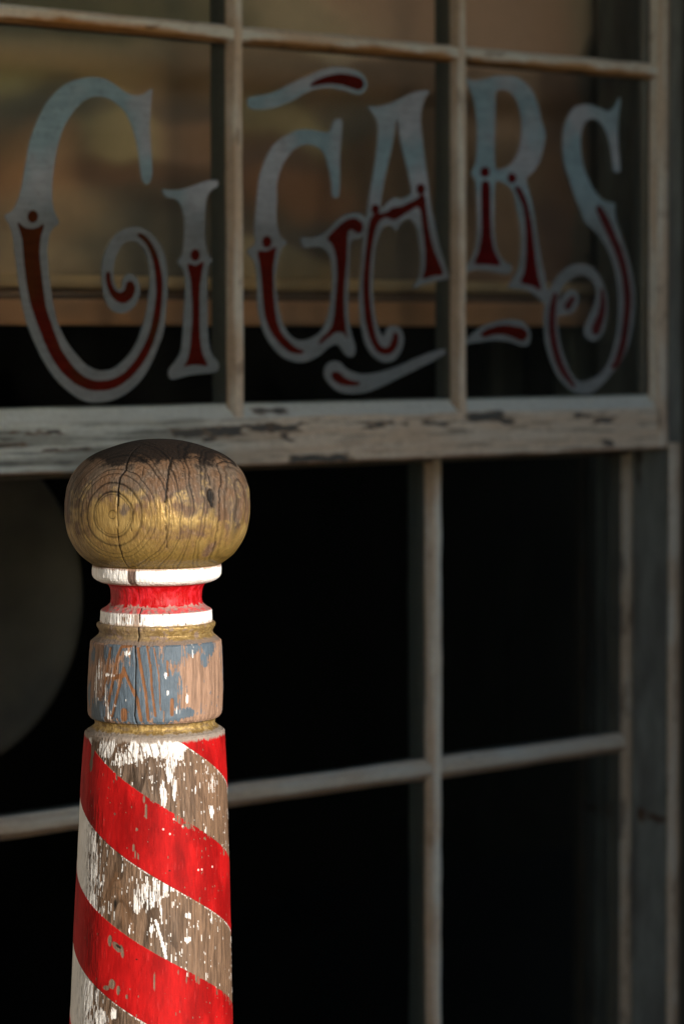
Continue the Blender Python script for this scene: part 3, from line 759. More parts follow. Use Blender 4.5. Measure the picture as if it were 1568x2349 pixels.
def letter(name, add, red, pane, holes=(), label=None, redc=(.070, .006, .0025), tint=None, off=0.):
    V1, F1 = glyph_mesh(add, holes, front=-.0015-off); n1 = len(V1)
    V2, F2 = glyph_mesh(red, front=-.0021-off, back=-.0014-off) if red else ([], [])
    V = np.array(V1+V2); me = bpy.data.meshes.new(name)
    me.from_pydata([tuple(v) for v in V], [], F1+[tuple(i+n1 for i in q) for q in F2])
    nz = fbm(V*18, 3, 400); nf = fbm(V*np.array([60, 1, 60]), 3, 401)
    col = mix(np.array([.25, .36, .41]), np.array([.37, .40, .44]), sstep(.35, .65, nz))
    # the lower half of each glyph was outlined with a thinner, greyer coat
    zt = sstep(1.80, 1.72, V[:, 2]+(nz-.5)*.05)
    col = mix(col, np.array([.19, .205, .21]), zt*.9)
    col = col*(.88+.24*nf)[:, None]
    rc = mix(np.array(redc), np.array(redc)*1.35, nf)
    if tint is not None: rc = mix(rc, np.array(tint), sstep(.35, .6, nz+(V[:, 2]-1.66)*2.2))
    pin = sstep(.66, .72, fbm(V*np.array([260, 1, 260]), 3, 402)); br = fbm(V*np.array([40, 1, 330]), 3, 403)
    col = mix(col*(.85+.3*br)[:, None], np.array([.10, .09, .075]), pin*.2); rc = rc*(.7+.6*br)[:, None]
    isr = (np.arange(len(V)) >= n1).astype(float)
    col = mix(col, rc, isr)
    put_attr(me, col, (np.full(len(V), .5), np.zeros(len(V))))
    me.materials.append(M['letter']); me.update()
    return link(name, me, pane, label)

C_out = poly((2, [(30, 100)]), (1, [(80, 1320), (115, 1250), (140, 1150), (165, 1010), (185, 900), (225, 780), (290, 650), (370, 560), (450, 510), (570, 482), (650, 492), (720, 530), (790, 580), (850, 600), (900, 590), (940, 560), (957, 560), (946, 680), (940, 800), (950, 950), (955, 1070), (945, 1130), (920, 1157), (895, 1130), (880, 1060), (865, 930), (835, 810), (790, 710), (740, 655), (680, 618), (610, 605), (545, 620), (490, 665), (440, 730), (400, 800), (370, 890), (350, 980), (335, 1080), (328, 1160), (330, 1260), (345, 1330)]),
             (2, [(373, 143), (338, 175), (312, 220), (300, 300), (305, 400), (312, 500), (325, 600), (345, 700), (370, 790), (420, 890), (480, 970), (550, 1040), (620, 1068), (690, 1065), (750, 1030), (810, 970), (860, 890), (890, 800), (915, 720), (930, 620), (940, 500), (935, 400), (910, 320), (870, 270), (820, 255), (770, 280), (735, 340), (715, 410), (712, 480), (725, 540), (745, 560), (765, 540), (770, 500), (795, 465), (830, 465), (860, 490), (878, 550), (870, 610), (845, 665), (800, 700), (750, 710), (700, 690), (665, 640), (645, 560), (638, 460), (645, 370), (670, 300), (710, 230), (770, 185), (840, 168), (900, 180), (960, 220), (1010, 290), (1040, 380), (1050, 500), (1045, 650), (1030, 800), (1000, 900), (950, 1020), (890, 1120), (810, 1200), (720, 1250), (620, 1268), (520, 1255), (430, 1200), (350, 1120), (280, 1020), (225, 910), (175, 790), (140, 650), (115, 500), (95, 350), (80, 220), (60, 160)]))
C_red = [poly((2, [(113, 140), (150, 170), (195, 180), (240, 170), (272, 150), (270, 180), (255, 230), (248, 330), (255, 430), (270, 560), (290, 680), (330, 800), (380, 930), (440, 1020), (510, 1095), (590, 1130), (660, 1130), (730, 1110), (800, 1060), (870, 970), (920, 870), (950, 770), (970, 660), (978, 560), (970, 450), (950, 350), (910, 270), (862, 222), (872, 208), (910, 225), (955, 280), (990, 360), (1010, 450), (1018, 560), (1010, 680), (990, 800), (950, 920), (890, 1030), (820, 1110), (740, 1170), (650, 1195), (560, 1190), (470, 1150), (390, 1080), (320, 980), (270, 870), (225, 750), (185, 620), (160, 480), (148, 350), (140, 250), (120, 180)])),
         ell(2, 205, 104, 33, 40),
         poly((2, [(668, 455), (688, 455), (694, 500), (717, 560), (750, 580), (780, 560), (795, 515), (820, 507), (842, 530), (845, 570), (825, 615), (785, 645), (740, 640), (700, 605), (675, 555), (663, 500)]))]
I_out = poly((1, [(1018, 1188), (1060, 1190), (1130, 1190), (1200, 1170), (1280, 1140), (1340, 1128), (1366, 1135), (1364, 1170), (1330, 1190), (1300, 1230), (1288, 1290), (1285, 1380)]),
             (2, [(1285, 250), (1300, 330), (1330, 378), (1305, 420), (1300, 500), (1300, 650), (1303, 800), (1310, 900), (1330, 970), (1370, 1025), (1360, 1075), (1300, 1085), (1200, 1095), (1130, 1115), (1085, 1125), (1058, 1105), (1060, 1060), (1100, 1010), (1135, 950), (1145, 850), (1150, 750), (1160, 600), (1160, 500), (1145, 430), (1112, 385), (1140, 340), (1155, 250), (1155, 110)]),
             (1, [(1148, 1340), (1135, 1290), (1100, 1250), (1040, 1230)]))
I_red = [poly((2, [(1175, 403), (1225, 410), (1273, 388), (1266, 440), (1252, 550), (1248, 700), (1252, 850), (1268, 960), (1300, 1037), (1265, 1036), (1215, 1034), (1150, 1044), (1165, 1020), (1187, 950), (1197, 850), (1205, 700), (1195, 520)])), ell(2, 1223, 345, 29, 38)]
G_out = poly((4, [(138, 322)]), (3, [(185, 1370), (182, 1300), (190, 1200), (200, 1080), (215, 960), (250, 850), (300, 760), (370, 700), (450, 660), (520, 655), (580, 665), (640, 675), (665, 650), (682, 600), (705, 588), (732, 600), (728, 700), (718, 850), (718, 1000), (710, 1070), (690, 1087), (670, 1060), (665, 980), (645, 880), (615, 800), (570, 765), (510, 750), (440, 775), (390, 830), (350, 900), (325, 1000), (325, 1100), (320, 1200), (330, 1280), (350, 1330)]),
             (4, [(387, 268), (350, 312), (330, 400), (315, 500), (325, 600), (340, 700), (370, 790), (420, 860), (480, 880), (550, 860), (610, 810), (645, 720), (665, 600), (670, 450), (655, 350), (610, 300), (550, 295), (500, 300), (475, 265), (482, 235), (550, 235), (630, 200), (700, 130), (760, 90), (830, 82), (875, 110), (890, 160), (870, 215), (835, 248), (800, 250), (782, 300), (775, 450), (770, 600), (775, 750), (795, 850), (815, 920), (810, 970), (780, 985), (745, 960), (720, 920), (690, 905), (640, 930), (590, 975), (530, 1005), (470, 1018), (400, 1005), (330, 960), (270, 880), (230, 790), (205, 680), (200, 550), (195, 450), (180, 380)]))
G_red = [poly((4, [(205, 325), (260, 320), (315, 295), (312, 340), (300, 420), (300, 520), (305, 620), (315, 720), (345, 820), (400, 890), (450, 930), (490, 945), (470, 965), (410, 955), (350, 910), (290, 830), (250, 730), (235, 620), (225, 500), (215, 400)])), ell(4, 260, 262, 29, 38),
         poly((4, [(640, 240), (700, 170), (760, 125), (815, 115), (855, 145), (860, 185), (835, 210), (800, 190), (775, 190), (765, 240), (758, 400), (745, 550), (745, 700), (755, 800), (765, 870), (740, 835), (690, 830), (650, 860), (590, 905), (600, 870), (650, 820), (675, 760), (690, 620), (700, 450), (690, 340), (670, 280)]))]
A_out = poly((3, [(890, 512), (940, 512), (1010, 500), (1080, 470), (1150, 435), (1220, 412), (1278, 415), (1250, 460), (1230, 530), (1225, 620), (1235, 720), (1250, 850), (1270, 1000), (1290, 1150)]),
             (4, [(1305, 120), (1325, 220), (1350, 320), (1388, 440), (1402, 487), (1370, 500), (1300, 512), (1240, 530), (1190, 552), (1178, 542), (1210, 490), (1225, 440), (1225, 330), (1210, 230), (1195, 165), (1160, 120), (1125, 125), (1090, 155), (1072, 190), (1045, 168), (1005, 162), (965, 215), (942, 300), (930, 400), (925, 500), (925, 600), (935, 700), (955, 790), (982, 852), (1000, 845), (1010, 812), (1040, 788), (1075, 792), (1105, 820), (1117, 880), (1100, 950), (1060, 1000), (1010, 1018), (960, 1005), (910, 960), (870, 880), (845, 750), (840, 600), (850, 450), (858, 300), (870, 200), (888, 90)]),
             (3, [(900, 1100), (920, 980), (940, 850), (955, 720), (955, 620), (930, 560)]))
A_hole = poly((3, [(1075, 590), (1090, 680), (1110, 780), (1140, 900), (1160, 1000), (1162, 1058), (1100, 1092), (1065, 1082), (1020, 1110), (975, 1150), (982, 1050), (1000, 950), (1030, 820), (1055, 700)]))
A_red = [poly((4, [(925, 95), (965, 85), (1010, 75), (1045, 50), (1100, 38), (1160, 10), (1205, -15), (1225, -32), (1248, -22), (1257, 60), (1275, 200), (1310, 330), (1360, 460), (1300, 475), (1235, 492), (1250, 420), (1250, 300), (1235, 180), (1213, 50), (1150, 72), (1090, 110), (1050, 125), (1010, 110), (970, 125), (940, 180), (920, 280), (905, 400), (900, 520), (905, 640), (920, 760), (945, 870), (980, 920), (1020, 920), (1045, 870), (1055, 830), (1080, 850), (1075, 910), (1045, 955), (1000, 970), (950, 950), (910, 880), (880, 780), (865, 650), (862, 500), (875, 350), (890, 220), (905, 130)])),
         ell(4, 938, 58, 25, 30), ell(3, 1222, 1030, 27, 33)]
T_out = poly((3, [(140, 480), (150, 455), (200, 445), (280, 430), (360, 395), (450, 350), (540, 310), (620, 275), (700, 262), (780, 270), (850, 300), (885, 350), (885, 400), (850, 435), (800, 430), (740, 410), (660, 395), (580, 400), (500, 430), (420, 475), (340, 510), (260, 530), (190, 530), (150, 515)]))
T_red = [poly((3, [(535, 370), (570, 345), (640, 318), (720, 305), (800, 315), (850, 335), (868, 370), (855, 400), (825, 408), (780, 395), (720, 375), (640, 370), (580, 378), (540, 385)]))]
B_out = poly((4, [(620, 1080), (640, 1030), (680, 1010), (720, 1020), (760, 1060), (820, 1085), (900, 1090), (1000, 1070), (1100, 1035), (1200, 990), (1300, 950), (1370, 935), (1380, 950), (1370, 970), (1300, 1010), (1200, 1060), (1100, 1110), (1000, 1160), (900, 1200), (820, 1215), (740, 1210), (680, 1180), (635, 1130)]))
B_red = [poly((4, [(665, 1095), (685, 1075), (715, 1085), (750, 1115), (800, 1135), (840, 1140), (835, 1160), (780, 1165), (720, 1155), (680, 1130)]))]
D_out = poly((6, [(190, 890), (230, 850), (290, 800), (370, 765), (460, 748), (540, 755), (590, 800), (605, 860), (590, 910), (550, 915), (480, 890), (400, 880), (320, 885), (250, 895), (205, 905)]))
D_red = [poly((6, [(290, 840), (340, 805), (420, 785), (500, 790), (560, 805), (585, 840), (575, 870), (550, 885), (510, 870), (440, 845), (370, 845), (320, 860)]))]
R_out = poly((5, [(205, 490), (250, 505), (330, 490), (400, 475), (480, 475), (550, 500), (610, 560), (650, 650), (670, 740), (698, 850), (680, 950), (660, 1020), (620, 1080), (580, 1120), (590, 1180), (615, 1280)]),
             (6, [(630, 100), (645, 200), (665, 330), (690, 450), (710, 550), (742, 610), (745, 645), (712, 665), (680, 640), (640, 600), (580, 568), (500, 557), (465, 542), (490, 500), (525, 440), (540, 350), (545, 250), (535, 150), (515, 40)]),
             (5, [(505, 1230), (475, 1175), (430, 1145), (383, 1145)]),
             (6, [(380, 20), (380, 100), (380, 200), (400, 320), (440, 380), (485, 410), (480, 458), (420, 462), (340, 445), (260, 440), (205, 455), (190, 430), (212, 400), (250, 330), (265, 250), (270, 100)]),
             (5, [(267, 1200), (258, 1130), (235, 1082), (262, 1020), (270, 900), (270, 800), (260, 680), (240, 600), (215, 540)]))
R_hole = poly((5, [(388, 582), (430, 565), (480, 580), (520, 640), (545, 730), (550, 830), (535, 930), (500, 1010), (450, 1050), (388, 1052), (380, 900), (385, 700)]))
R_red = [poly((6, [(297, -105), (345, -105), (352, 50), (355, 200), (372, 310), (412, 405), (330, 403), (255, 398), (282, 310), (297, 200), (297, 50)])), ell(5, 318, 1078, 28, 33),
         poly((6, [(505, -78), (530, -83), (570, -20), (600, 100), (620, 250), (635, 380), (650, 480), (665, 560), (620, 540), (545, 515), (565, 450), (575, 350), (575, 200), (560, 60), (535, -10)])), ell(5, 487, 1117, 27, 32)]
S_out = poly((5, [(1165, 612), (1152, 760), (1150, 850), (1155, 950), (1165, 1060), (1150, 1080), (1125, 1070), (1115, 1000), (1100, 900), (1075, 820), (1030, 760), (985, 745), (945, 770), (920, 840), (918, 920), (930, 1020), (960, 1110), (1000, 1190), (1060, 1255)]),
             (6, [(1132, 25), (1130, 60), (1140, 130), (1180, 250), (1220, 380), (1245, 500), (1255, 640), (1245, 780), (1220, 900), (1170, 1010), (1110, 1090), (1040, 1170), (970, 1215), (900, 1215), (830, 1170), (760, 1080), (710, 950), (690, 820), (690, 700), (710, 600), (740, 530), (790, 460), (860, 410), (930, 400), (1000, 430), (1050, 500), (1080, 600), (1085, 700), (1070, 800), (1030, 870), (985, 885), (945, 850), (945, 790), (975, 720), (1010, 640), (1015, 570), (990, 510), (940, 475), (880, 480), (820, 530), (785, 590), (775, 640), (770, 720), (775, 800), (790, 900), (820, 1000), (860, 1090), (910, 1135), (970, 1130), (1040, 1090), (1090, 1020), (1130, 900), (1150, 780), (1155, 650), (1145, 520), (1120, 400), (1080, 300), (1020, 210), (945, 140), (915, 60), (890, 0)]),
             (5, [(850, 1130), (815, 1020), (805, 900), (815, 800), (850, 710), (900, 665), (960, 655), (1030, 675), (1080, 695), (1120, 680)]))
S_blob = poly((6, [(765, 655), (790, 625), (820, 580), (850, 560), (890, 570), (905, 620), (890, 680), (850, 715), (790, 725), (765, 720)]))
S_red = [strokes(6, [(1030, 58, 24), (1060, 110, 30), (1110, 220, 28), (1160, 340, 28), (1195, 480, 28), (1210, 620, 30), (1200, 760, 28), (1180, 900, 28), (1140, 1020, 22), (1115, 1045, 12)]),
         strokes(6, [(755, 600, 18), (738, 700, 26), (738, 820, 28), (760, 950, 26), (800, 1060, 24), (870, 1165, 12)]),
         strokes(6, [(1050, 570, 12), (1055, 660, 22), (1040, 740, 30), (1012, 810, 34)]), strokes(6, [(865, 620, 20), (835, 665, 24)])]
PINK = (.075, .016, .016)
pl, pm, pr = panes[(0, 0)], panes[(1, 0)], panes[(2, 0)]
letter('letter', [C_out], C_red, pl, label='large grey white letter C with red lower stroke ending in a curl', tint=(.060, .016, .004))
letter('letter', [I_out], I_red, pl, label='small grey white letter I with red lower stem')
letter('letter', [G_out], G_red, pm, label='grey white letter G with red lower strokes')
letter('letter', [A_out], A_red, pm, holes=[A_hole], label='grey white letter A with red crossbar and legs', off=.0004)
letter('flourish', [T_out], T_red, pm, label='wavy flourish above the G')
letter('flourish', [B_out], B_red, pm, label='wavy flourish below the A')
letter('flourish', [D_out], D_red, pr, label='short flourish below the R')
letter('letter', [R_out], R_red, pr, holes=[R_hole], label='grey white letter R with red lower legs', redc=(.075, .003, .003))
letter('letter', [S_out, S_blob], S_red, pr, label='grey white letter S with a spiral lower curl', redc=PINK, off=.0004)

# ------------------------------------------------------------------ lower sash (set back in the frame)
YL = .062
low = empty('window_sash', (.18, YL, .60), 'lower window sash set deeper, with thin grey muntins over black glass and no lettering', 'window sash', 'sashes of the shop window')
ZL3 = float(at(995, 1765, YL-.008)[2]); XLM = float(at(1000, 1500, YL-.008)[0])
def hl_col(V):
    col, n, b, c = paint(V, 'x', 330, 0.)
    col = mix(col, np.array([.36, .37, .34]), .5)
    col = mix(col, np.array([.22, .13, .08]), sstep(-.2, .5, (ZL3-.005-V[:, 2])/.005+(b-.5))*.7)
    return mix(col, np.array([.13, .14, .135]), sstep(YL+.0015, YL+.004, V[:, 1]))  # shade behind the lower pane goes into the bar colour
def hp_(y0): return [(y, z) for z, y in muntin_prof(ZL3, y0, hw=.0135, fw=.005, fd=.010, back=.026, bw=.0125)]
bar('horizontal_muntin', hp_(YL), 'x', -.37, .718, hl_col, low, seed=80, jit=.0011)
bar('vertical_muntin', muntin_prof(XLM, YL-.0006, hw=.0125, fw=.006, fd=.010, back=.034, bw=.0105), 'z', .595, 1.452, vmuntin_col(XLM, 340, YL, -.05), low, seed=85, jit=.0011)
zt = float(at(575, 1079, .05)[2])
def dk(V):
    col, n, b, c = paint(V, 'x', 350, .2); return mix(col*.22, np.array([.08, .08, .07]), .5)  # shade under the upper sash is put into this colour
bar('top_rail', [(YL, zt+.003), (.052, zt), (.0505, 1.50), (YL+.026, 1.50), (YL+.026, zt+.004), (YL+.002, zt+.004)], 'x', -.37, .7265, dk, low, seed=90, label='meeting rail with shade painted in')
bar('bottom_rail', [(YL, .605), (.052, .59), (.0505, .53), (YL+.026, .53), (YL+.026, .605)], 'x', -.37, .7265, lambda V: paint(V, 'x', 360)[0], low, step=.01, sub=.01)
def ls_col(V):
    col, n, b, c = paint(V, 'z', 370, .35)
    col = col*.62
    col = mix(col, np.array([.08, .055, .04]), sstep(.56, .66, c)*.5)
    return mix(col, np.array([.085, .09, .085]), sstep(YL-.004, YL, V[:, 1]))  # side behind the pane gets its shade as colour
XS = float(at(1434, 1500, YL-.010)[0])
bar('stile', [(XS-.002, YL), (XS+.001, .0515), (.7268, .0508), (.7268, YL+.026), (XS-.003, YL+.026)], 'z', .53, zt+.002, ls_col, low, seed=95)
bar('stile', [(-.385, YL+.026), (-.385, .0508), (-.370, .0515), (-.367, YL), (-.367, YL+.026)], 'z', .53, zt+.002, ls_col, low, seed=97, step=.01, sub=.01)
for (x0, x1) in ((-.366, XLM), (XLM, XS)):
    for (z0, z1_) in ((.605, ZL3), (ZL3, zt)):
        link('glass_pane', box_mesh('glass_pane', [(x0+.0085, x1-.0085*(x1 < .5)-.0, YL+.0005, YL+.0035, z0+.001+.0085*(z0 > .7), z1_-.0095*(z1_ < 1.2))], M['glass_low']), low)

# ------------------------------------------------------------------ outer frame
frame = empty('window_frame', (.18, -.01, .5), 'fixed outer frame of the shop window with grey green jamb darkened for shade and peeling bead', 'window frame')
JX = .7285
def jamb_col(V):
    n = fbm(V*np.array([40, 40, 12]), 4, 380); b = fbm(V*9, 3, 381)
    c = mix(np.array([.20, .215, .20]), np.array([.15, .155, .145]), sstep(.35, .65, n))  # grey green paint, made darker for the shade on the left-facing reveal
    # hooked rust stain low on the jamb, run of rust under the meeting rail
    q0 = at(1468, 1870, .02); 
    for (x, y, rx, rz) in ((1470, 1868, .008, .012), (1490, 1872, .012, .0055), (1512, 1880, .012, .005)):
        p = V-np.array([JX, at(x, y, 0.)[1], 0])
        # depth on the jamb that corresponds to the measured column
        d = ray(x, y); t = (JX-CAM[0])/d[0]; P = CAM+t*d
        f = 1-np.sqrt(((V[:, 1]-P[1])/rx)**2+((V[:, 2]-P[2])/rz)**2)+(fbm(V*150, 3, 383)-.5)*1.3
        c = mix(c, np.array([.075, .028, .006]), sstep(-.1, .4, f)*.9)
    for (x, y, rx, rz) in ((1466, 1052, .006, .012), (1464, 1085, .004, .025), (1560, 990, .01, .012)):
        d = ray(x, y); t = (JX-CAM[0])/d[0]; P = CAM+t*d
        f = 1-np.sqrt(((V[:, 1]-P[1])/rx)**2+((V[:, 2]-P[2])/rz)**2)+(fbm(V*120, 3, 384)-.5)
        c = mix(c, np.array([.03, .016, .006]), sstep(-.1, .5, f)*.9)
    return c
def jamb_bar(name, prof, z0, z1_, seed, step=.004, col=jamb_col, mat='jamb', jit=.0005, label=None):
    return bar(name, prof, 'z', z0, z1_, col, frame, mat=M[mat], step=step, sub=.003, jit=jit, seed=seed, label=label)
jamb_bar('jamb', [(JX, -.0135), (JX+.05, -.0135), (JX+.05, .12), (JX, .12)], .46, 2.46, 400)
jamb_bar('jamb', [(-.387, -.0135), (-.387, .12), (-.437, .12), (-.437, -.0135)], .46, 2.46, 402, step=.02)
zs = float(at(1540, 1016, -.016)[2])
xb0 = float(at(1532, 1700, -.0165)[0]); xb1 = float(at(1561, 1700, -.0165)[0])
def bead_col(V):
    col, n, b, c = paint(V, 'z', 390, .25)
    return mix(col*.85, np.array([.20, .125, .08]), sstep(.4, .8, (V[:, 0]-xb0)/(xb1-xb0)+(b-.5)*.8)*.7)
jamb_bar('bead', [(xb0, -.0137), (xb0+.002, -.0175), (xb1-.003, -.0175), (xb1, -.0137)], .46, zs, 404, col=bead_col, mat='frame', jit=.0007, label='peeling tan bead below the meeting rail')
def casing_col(V):
    n = fbm(V*np.array([60, 60, 10]), 4, 395)
    c = mix(np.array([.12, .12, .10]), np.array([.08, .075, .06]), n)
    return c
xc = xb1+.0015
jamb_bar('casing', [(xc, -.0138), (xc, -.055), (xc+.10, -.055), (xc+.10, -.0138)], .44, 2.55, 406, col=casing_col, step=.01)
jamb_bar('casing', [(-.39, -.0138), (-.50, -.0138), (-.50, -.04), (-.39, -.04)], .44, 2.55, 408, col=casing_col, step=.03)
link('head', box_mesh('head', [(-.386, JX-.0005, -.012, .12, 2.447, 2.50)], M['siding']), frame)
link('sill', box_mesh('sill', [(-.386, JX-.0005, -.09, .12, .46, .528)], M['siding']), frame)

# ================================================================== BUILDING
wall = empty('shop_wall', (0, 0, 0), 'old grey board wall that holds the shop window', 'wall')
bs = []
def boards(x0, x1, z0, z1_):
    z = z0
    while z < z1_-1e-6:
        zz = min(z+.15, z1_); bs.append((x0, x1, .0, .12, z, zz-.004)); z = zz
boards(-3.0, -.4375, .2, 3.0); boards(JX+.051, 4.0, .2, 3.0); boards(-.437, JX+.0505, 2.505, 3.0); boards(-.437, JX+.0505, .2, .455)
link('siding', box_mesh('siding', bs, M['siding']), wall)
link('backing', box_mesh('backing', [(-3, -.4375, .121, .14, 0, 3.2), (JX+.051, 4, .121, .14, 0, 3.2), (-.437, JX+.0505, .121, .14, 2.505, 3.2), (-.437, JX+.0505, .121, .14, 0, .455)], M['planks']), wall)
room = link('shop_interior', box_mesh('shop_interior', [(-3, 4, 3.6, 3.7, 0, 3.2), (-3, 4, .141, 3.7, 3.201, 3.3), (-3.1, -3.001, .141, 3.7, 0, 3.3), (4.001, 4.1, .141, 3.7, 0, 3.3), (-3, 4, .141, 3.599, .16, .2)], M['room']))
room['kind'] = 'structure'

# added backdrop: brown reflections of the lettered panes painted on, with a moulded edge
YB = .15
bd = empty('reflection_screen', (.2, YB, 1.6), 'added screen behind the lettered panes, painted with their mottled brown reflections', 'screen')
zE = float(at(700, 748, YB)[2]); zA = float(at(700, 640, YB)[2]); zB_ = float(at(700, 668, YB)[2]); zC = float(at(700, 690, YB)[2])
xE = float(at(1395, 400, YB)[0]); x_0 = float(at(-40, 400, YB)[0])
def lin(c): 
    c = np.array(c, float)/255.; return np.where(c <= .04045, c/12.92, ((c+.055)/1.055)**2.4)
BG = np.array([9.0, 8.1, 8.2])
blobs = [(60, 20, 260, 60, (38, 46, 38)), (400, 20, 200, 60, (50, 54, 42)), (700, 30, 220, 60, (84, 80, 64)), (900, 20, 170, 80, (106, 84, 70)), (1180, 40, 190, 90, (132, 106, 90)), (1330, 40, 70, 90, (84, 82, 70)),
         (200, 140, 300, 60, (82, 74, 52)), (20, 180, 90, 50, (66, 72, 48)), (120, 220, 110, 60, (42, 46, 42)), (40, 270, 70, 50, (44, 48, 42)), (440, 180, 120, 80, (70, 56, 42)), (440, 240, 70, 40, (48, 44, 40)),
         (290, 320, 110, 60, (76, 74, 50)), (80, 340, 110, 60, (76, 60, 42)), (450, 330, 90, 60, (80, 60, 46)), (300, 400, 180, 40, (56, 38, 28)), (60, 420, 100, 60, (84, 58, 34)), (380, 450, 140, 60, (44, 40, 34)), (120, 500, 110, 80, (74, 62, 44)), (330, 560, 160, 80, (50, 50, 42)), (60, 600, 140, 40, (78, 70, 52)),
         (640, 170, 120, 60, (74, 60, 44)), (640, 280, 100, 60, (74, 70, 46)), (800, 250, 90, 50, (48, 46, 40)), (620, 350, 90, 50, (58, 44, 36)), (700, 450, 130, 60, (70, 46, 30)), (900, 200, 120, 60, (68, 54, 42)), (880, 400, 110, 80, (58, 46, 34)), (720, 520, 160, 50, (46, 42, 36)), (900, 560, 110, 70, (52, 48, 40)), (620, 600, 100, 40, (72, 66, 46)), (980, 330, 60, 100, (64, 50, 38)),
         (1130, 250, 110, 80, (74, 58, 44)), (1160, 400, 110, 80, (66, 52, 38)), (1150, 560, 110, 70, (66, 50, 36)), (1270, 350, 60, 200, (56, 42, 34)), (1260, 540, 50, 90, (50, 38, 34)), (1360, 300, 40, 300, (42, 42, 38))]
def screen_col(V, seed=500):
    p = np.array([at(x, y, YB) for x, y, *_ in blobs])
    num = np.zeros((len(V), 3)); den = np.full(len(V), 1e-4)
    wx = (fbm(V*7, 3, seed)-.5)*.06; wz = (fbm(V*7, 3, seed+1)-.5)*.06
    for (x, y, rx, ry, c), q in zip(blobs, p):
        k = 3.6/FPX
        w = np.exp(-(((V[:, 0]+wx-q[0])/(rx*k*1.05))**2+((V[:, 2]+wz-q[2])/(ry*k*.8))**2)*1.5)
        num += w[:, None]*lin(c)[None, :]; den += w
    col = num/den[:, None]
    lum = (col*np.array([.3, .5, .2])).sum(1); col = col*.55+lum[:, None]*np.array([1.22, 1.0, .74])[None, :]*.45
    n = fbm(V*np.array([14, 14, 26]), 4, seed+2)
    c = col*BG*(.8+.4*n)[:, None]; return c*np.minimum(1, .88/np.maximum(c.max(1), 1e-6))[:, None]
nx, nz = 260, 240
zz = np.linspace(zA, 2.55, nz); xx = np.linspace(x_0-.1, xE, nx)
Xg, Zg = np.meshgrid(xx, zz)
V = np.stack([Xg.ravel(), np.full(Xg.size, YB)+(fbm(np.stack([Xg.ravel()*5, Zg.ravel()*3, Xg.ravel()*0], -1), 2, 9)-.5)*.01, Zg.ravel()], -1)
me = grid_mesh('reflection_canvas', V, nx, nz, M['panel'], col=screen_col(V))
o = link('reflection_canvas', me, bd); mo = o.modifiers.new('thickness', 'SOLIDIFY'); mo.thickness = .004
def mcol(c, seed):
    def f(V):
        n = fbm(V*np.array([5, 30, 30]), 3, seed)
        d = sstep(xE+.02, xE-.16, V[:, 0])
        return np.clip(mix(lin((50, 44, 38)), lin(c), d)*BG*(.8+.4*n)[:, None], 0, .8)
    return f
def mould(name, y0, y1, z0, z1_, c, seed):
    return bar(name, [(y0, z0), (y1, z0), (y1, z1_), (y0, z1_)], 'x', x_0-.1, xE-.02, mcol(c, seed), bd, mat=M['panel'], step=.01, sub=.006, jit=.0004, seed=seed)
mould('bead', YB-.014, YB+.004, zB_, zA, (80, 70, 52), 510)  # strips standing in for bands of the pane reflection
mould('reflection_dark_band', YB-.002, YB+.010, zC, zB_-.0005, (48, 42, 36), 512)
mould('fascia', YB-.012, YB+.006, zE, zC-.0005, (78, 60, 44), 514)
# inner reveal boards at the right, seen through the right-hand panes
post = empty('inner_board', (.80, .30, .2), 'wide dark grey board hanging inside the shop behind the right-hand panes', 'post')
def pcol(V):
    n = fbm(V*np.array([60, 60, 4]), 3, 520); return mix(lin((46, 47, 43))*6, lin((34, 34, 30))*6, n)
bx0 = float(at(1305, 400, .18)[0]); bx1 = float(at(1530, 400, .16)[0])
bar('board', [(bx0, .18), (bx1+.05, .18), (bx1+.05, .21), (bx0, .21)], 'z', float(at(1400, 990, .18)[2]), 3.15, pcol, post, mat=M['panel'], step=.02, sub=.01, seed=521)
sx = float(at(1452, 100, .145)[0])
bar('strip', [(sx-.010, .178), (sx-.008, .166), (sx+.006, .166), (sx+.008, .178)], 'z', float(at(1452, 235, .15)[2]), 3.0, lambda V: np.tile(lin((66, 58, 46))*4.5, (len(V), 1)), post, mat=M['panel'], step=.02, sub=.004, seed=522)
# narrow upright board standing in the dark below the screen
ux0 = float(at(1140, 850, .40)[0]); ux1 = float(at(1205, 850, .40)[0])
ub = empty('hanging_board', ((ux0+ux1)/2, .40, .2), 'narrow grey board hanging in the dark behind the short flourish under the R', 'board')
bar('board', [(ux0, .40), (ux1, .40), (ux1, .43), (ux0, .43)], 'z', float(at(1170, 1000, .4)[2]), 3.1, lambda V: np.tile(np.array([.085, .087, .08]), (len(V), 1)), ub, mat=M['panel'], step=.03, sub=.01, seed=530)

# round pan hanging inside, behind the lower left pane
YPn = .34
pc = at(-148, 1385, YPn); rad = 370/FPX*3.62
pan = empty('round_pan', (float(pc[0]), YPn, float(pc[2])), 'large dull dark round metal pan hanging behind the lower left pane', 'pan')
pr_ = [(0, 0.006), (.3, .005), (.6, .002), (.8, -.002), (.9, -.010), (.95, -.018), (.985, -.022), (1.0, -.020), (1.0, -.014), (.96, -.004), (.9, .008), (.6, .014), (0, .016)]
nn = 128; V = []
for (r, y) in pr_:
    for k in range(nn):
        a = 2*math.pi*k/nn; V.append((pc[0]+math.cos(a)*max(r, .002)*rad, YPn+y, pc[2]+math.sin(a)*max(r, .002)*rad))
link('dish', grid_mesh('dish', np.array(V), nn, len(pr_), M['pan'], wrap_u=True), pan)
link('hanger', box_mesh('hanger', [(pc[0]-.004, pc[0]+.004, YPn+.02, YPn+.026, pc[2]+rad*.8, 3.2)], M['pan']), pan)

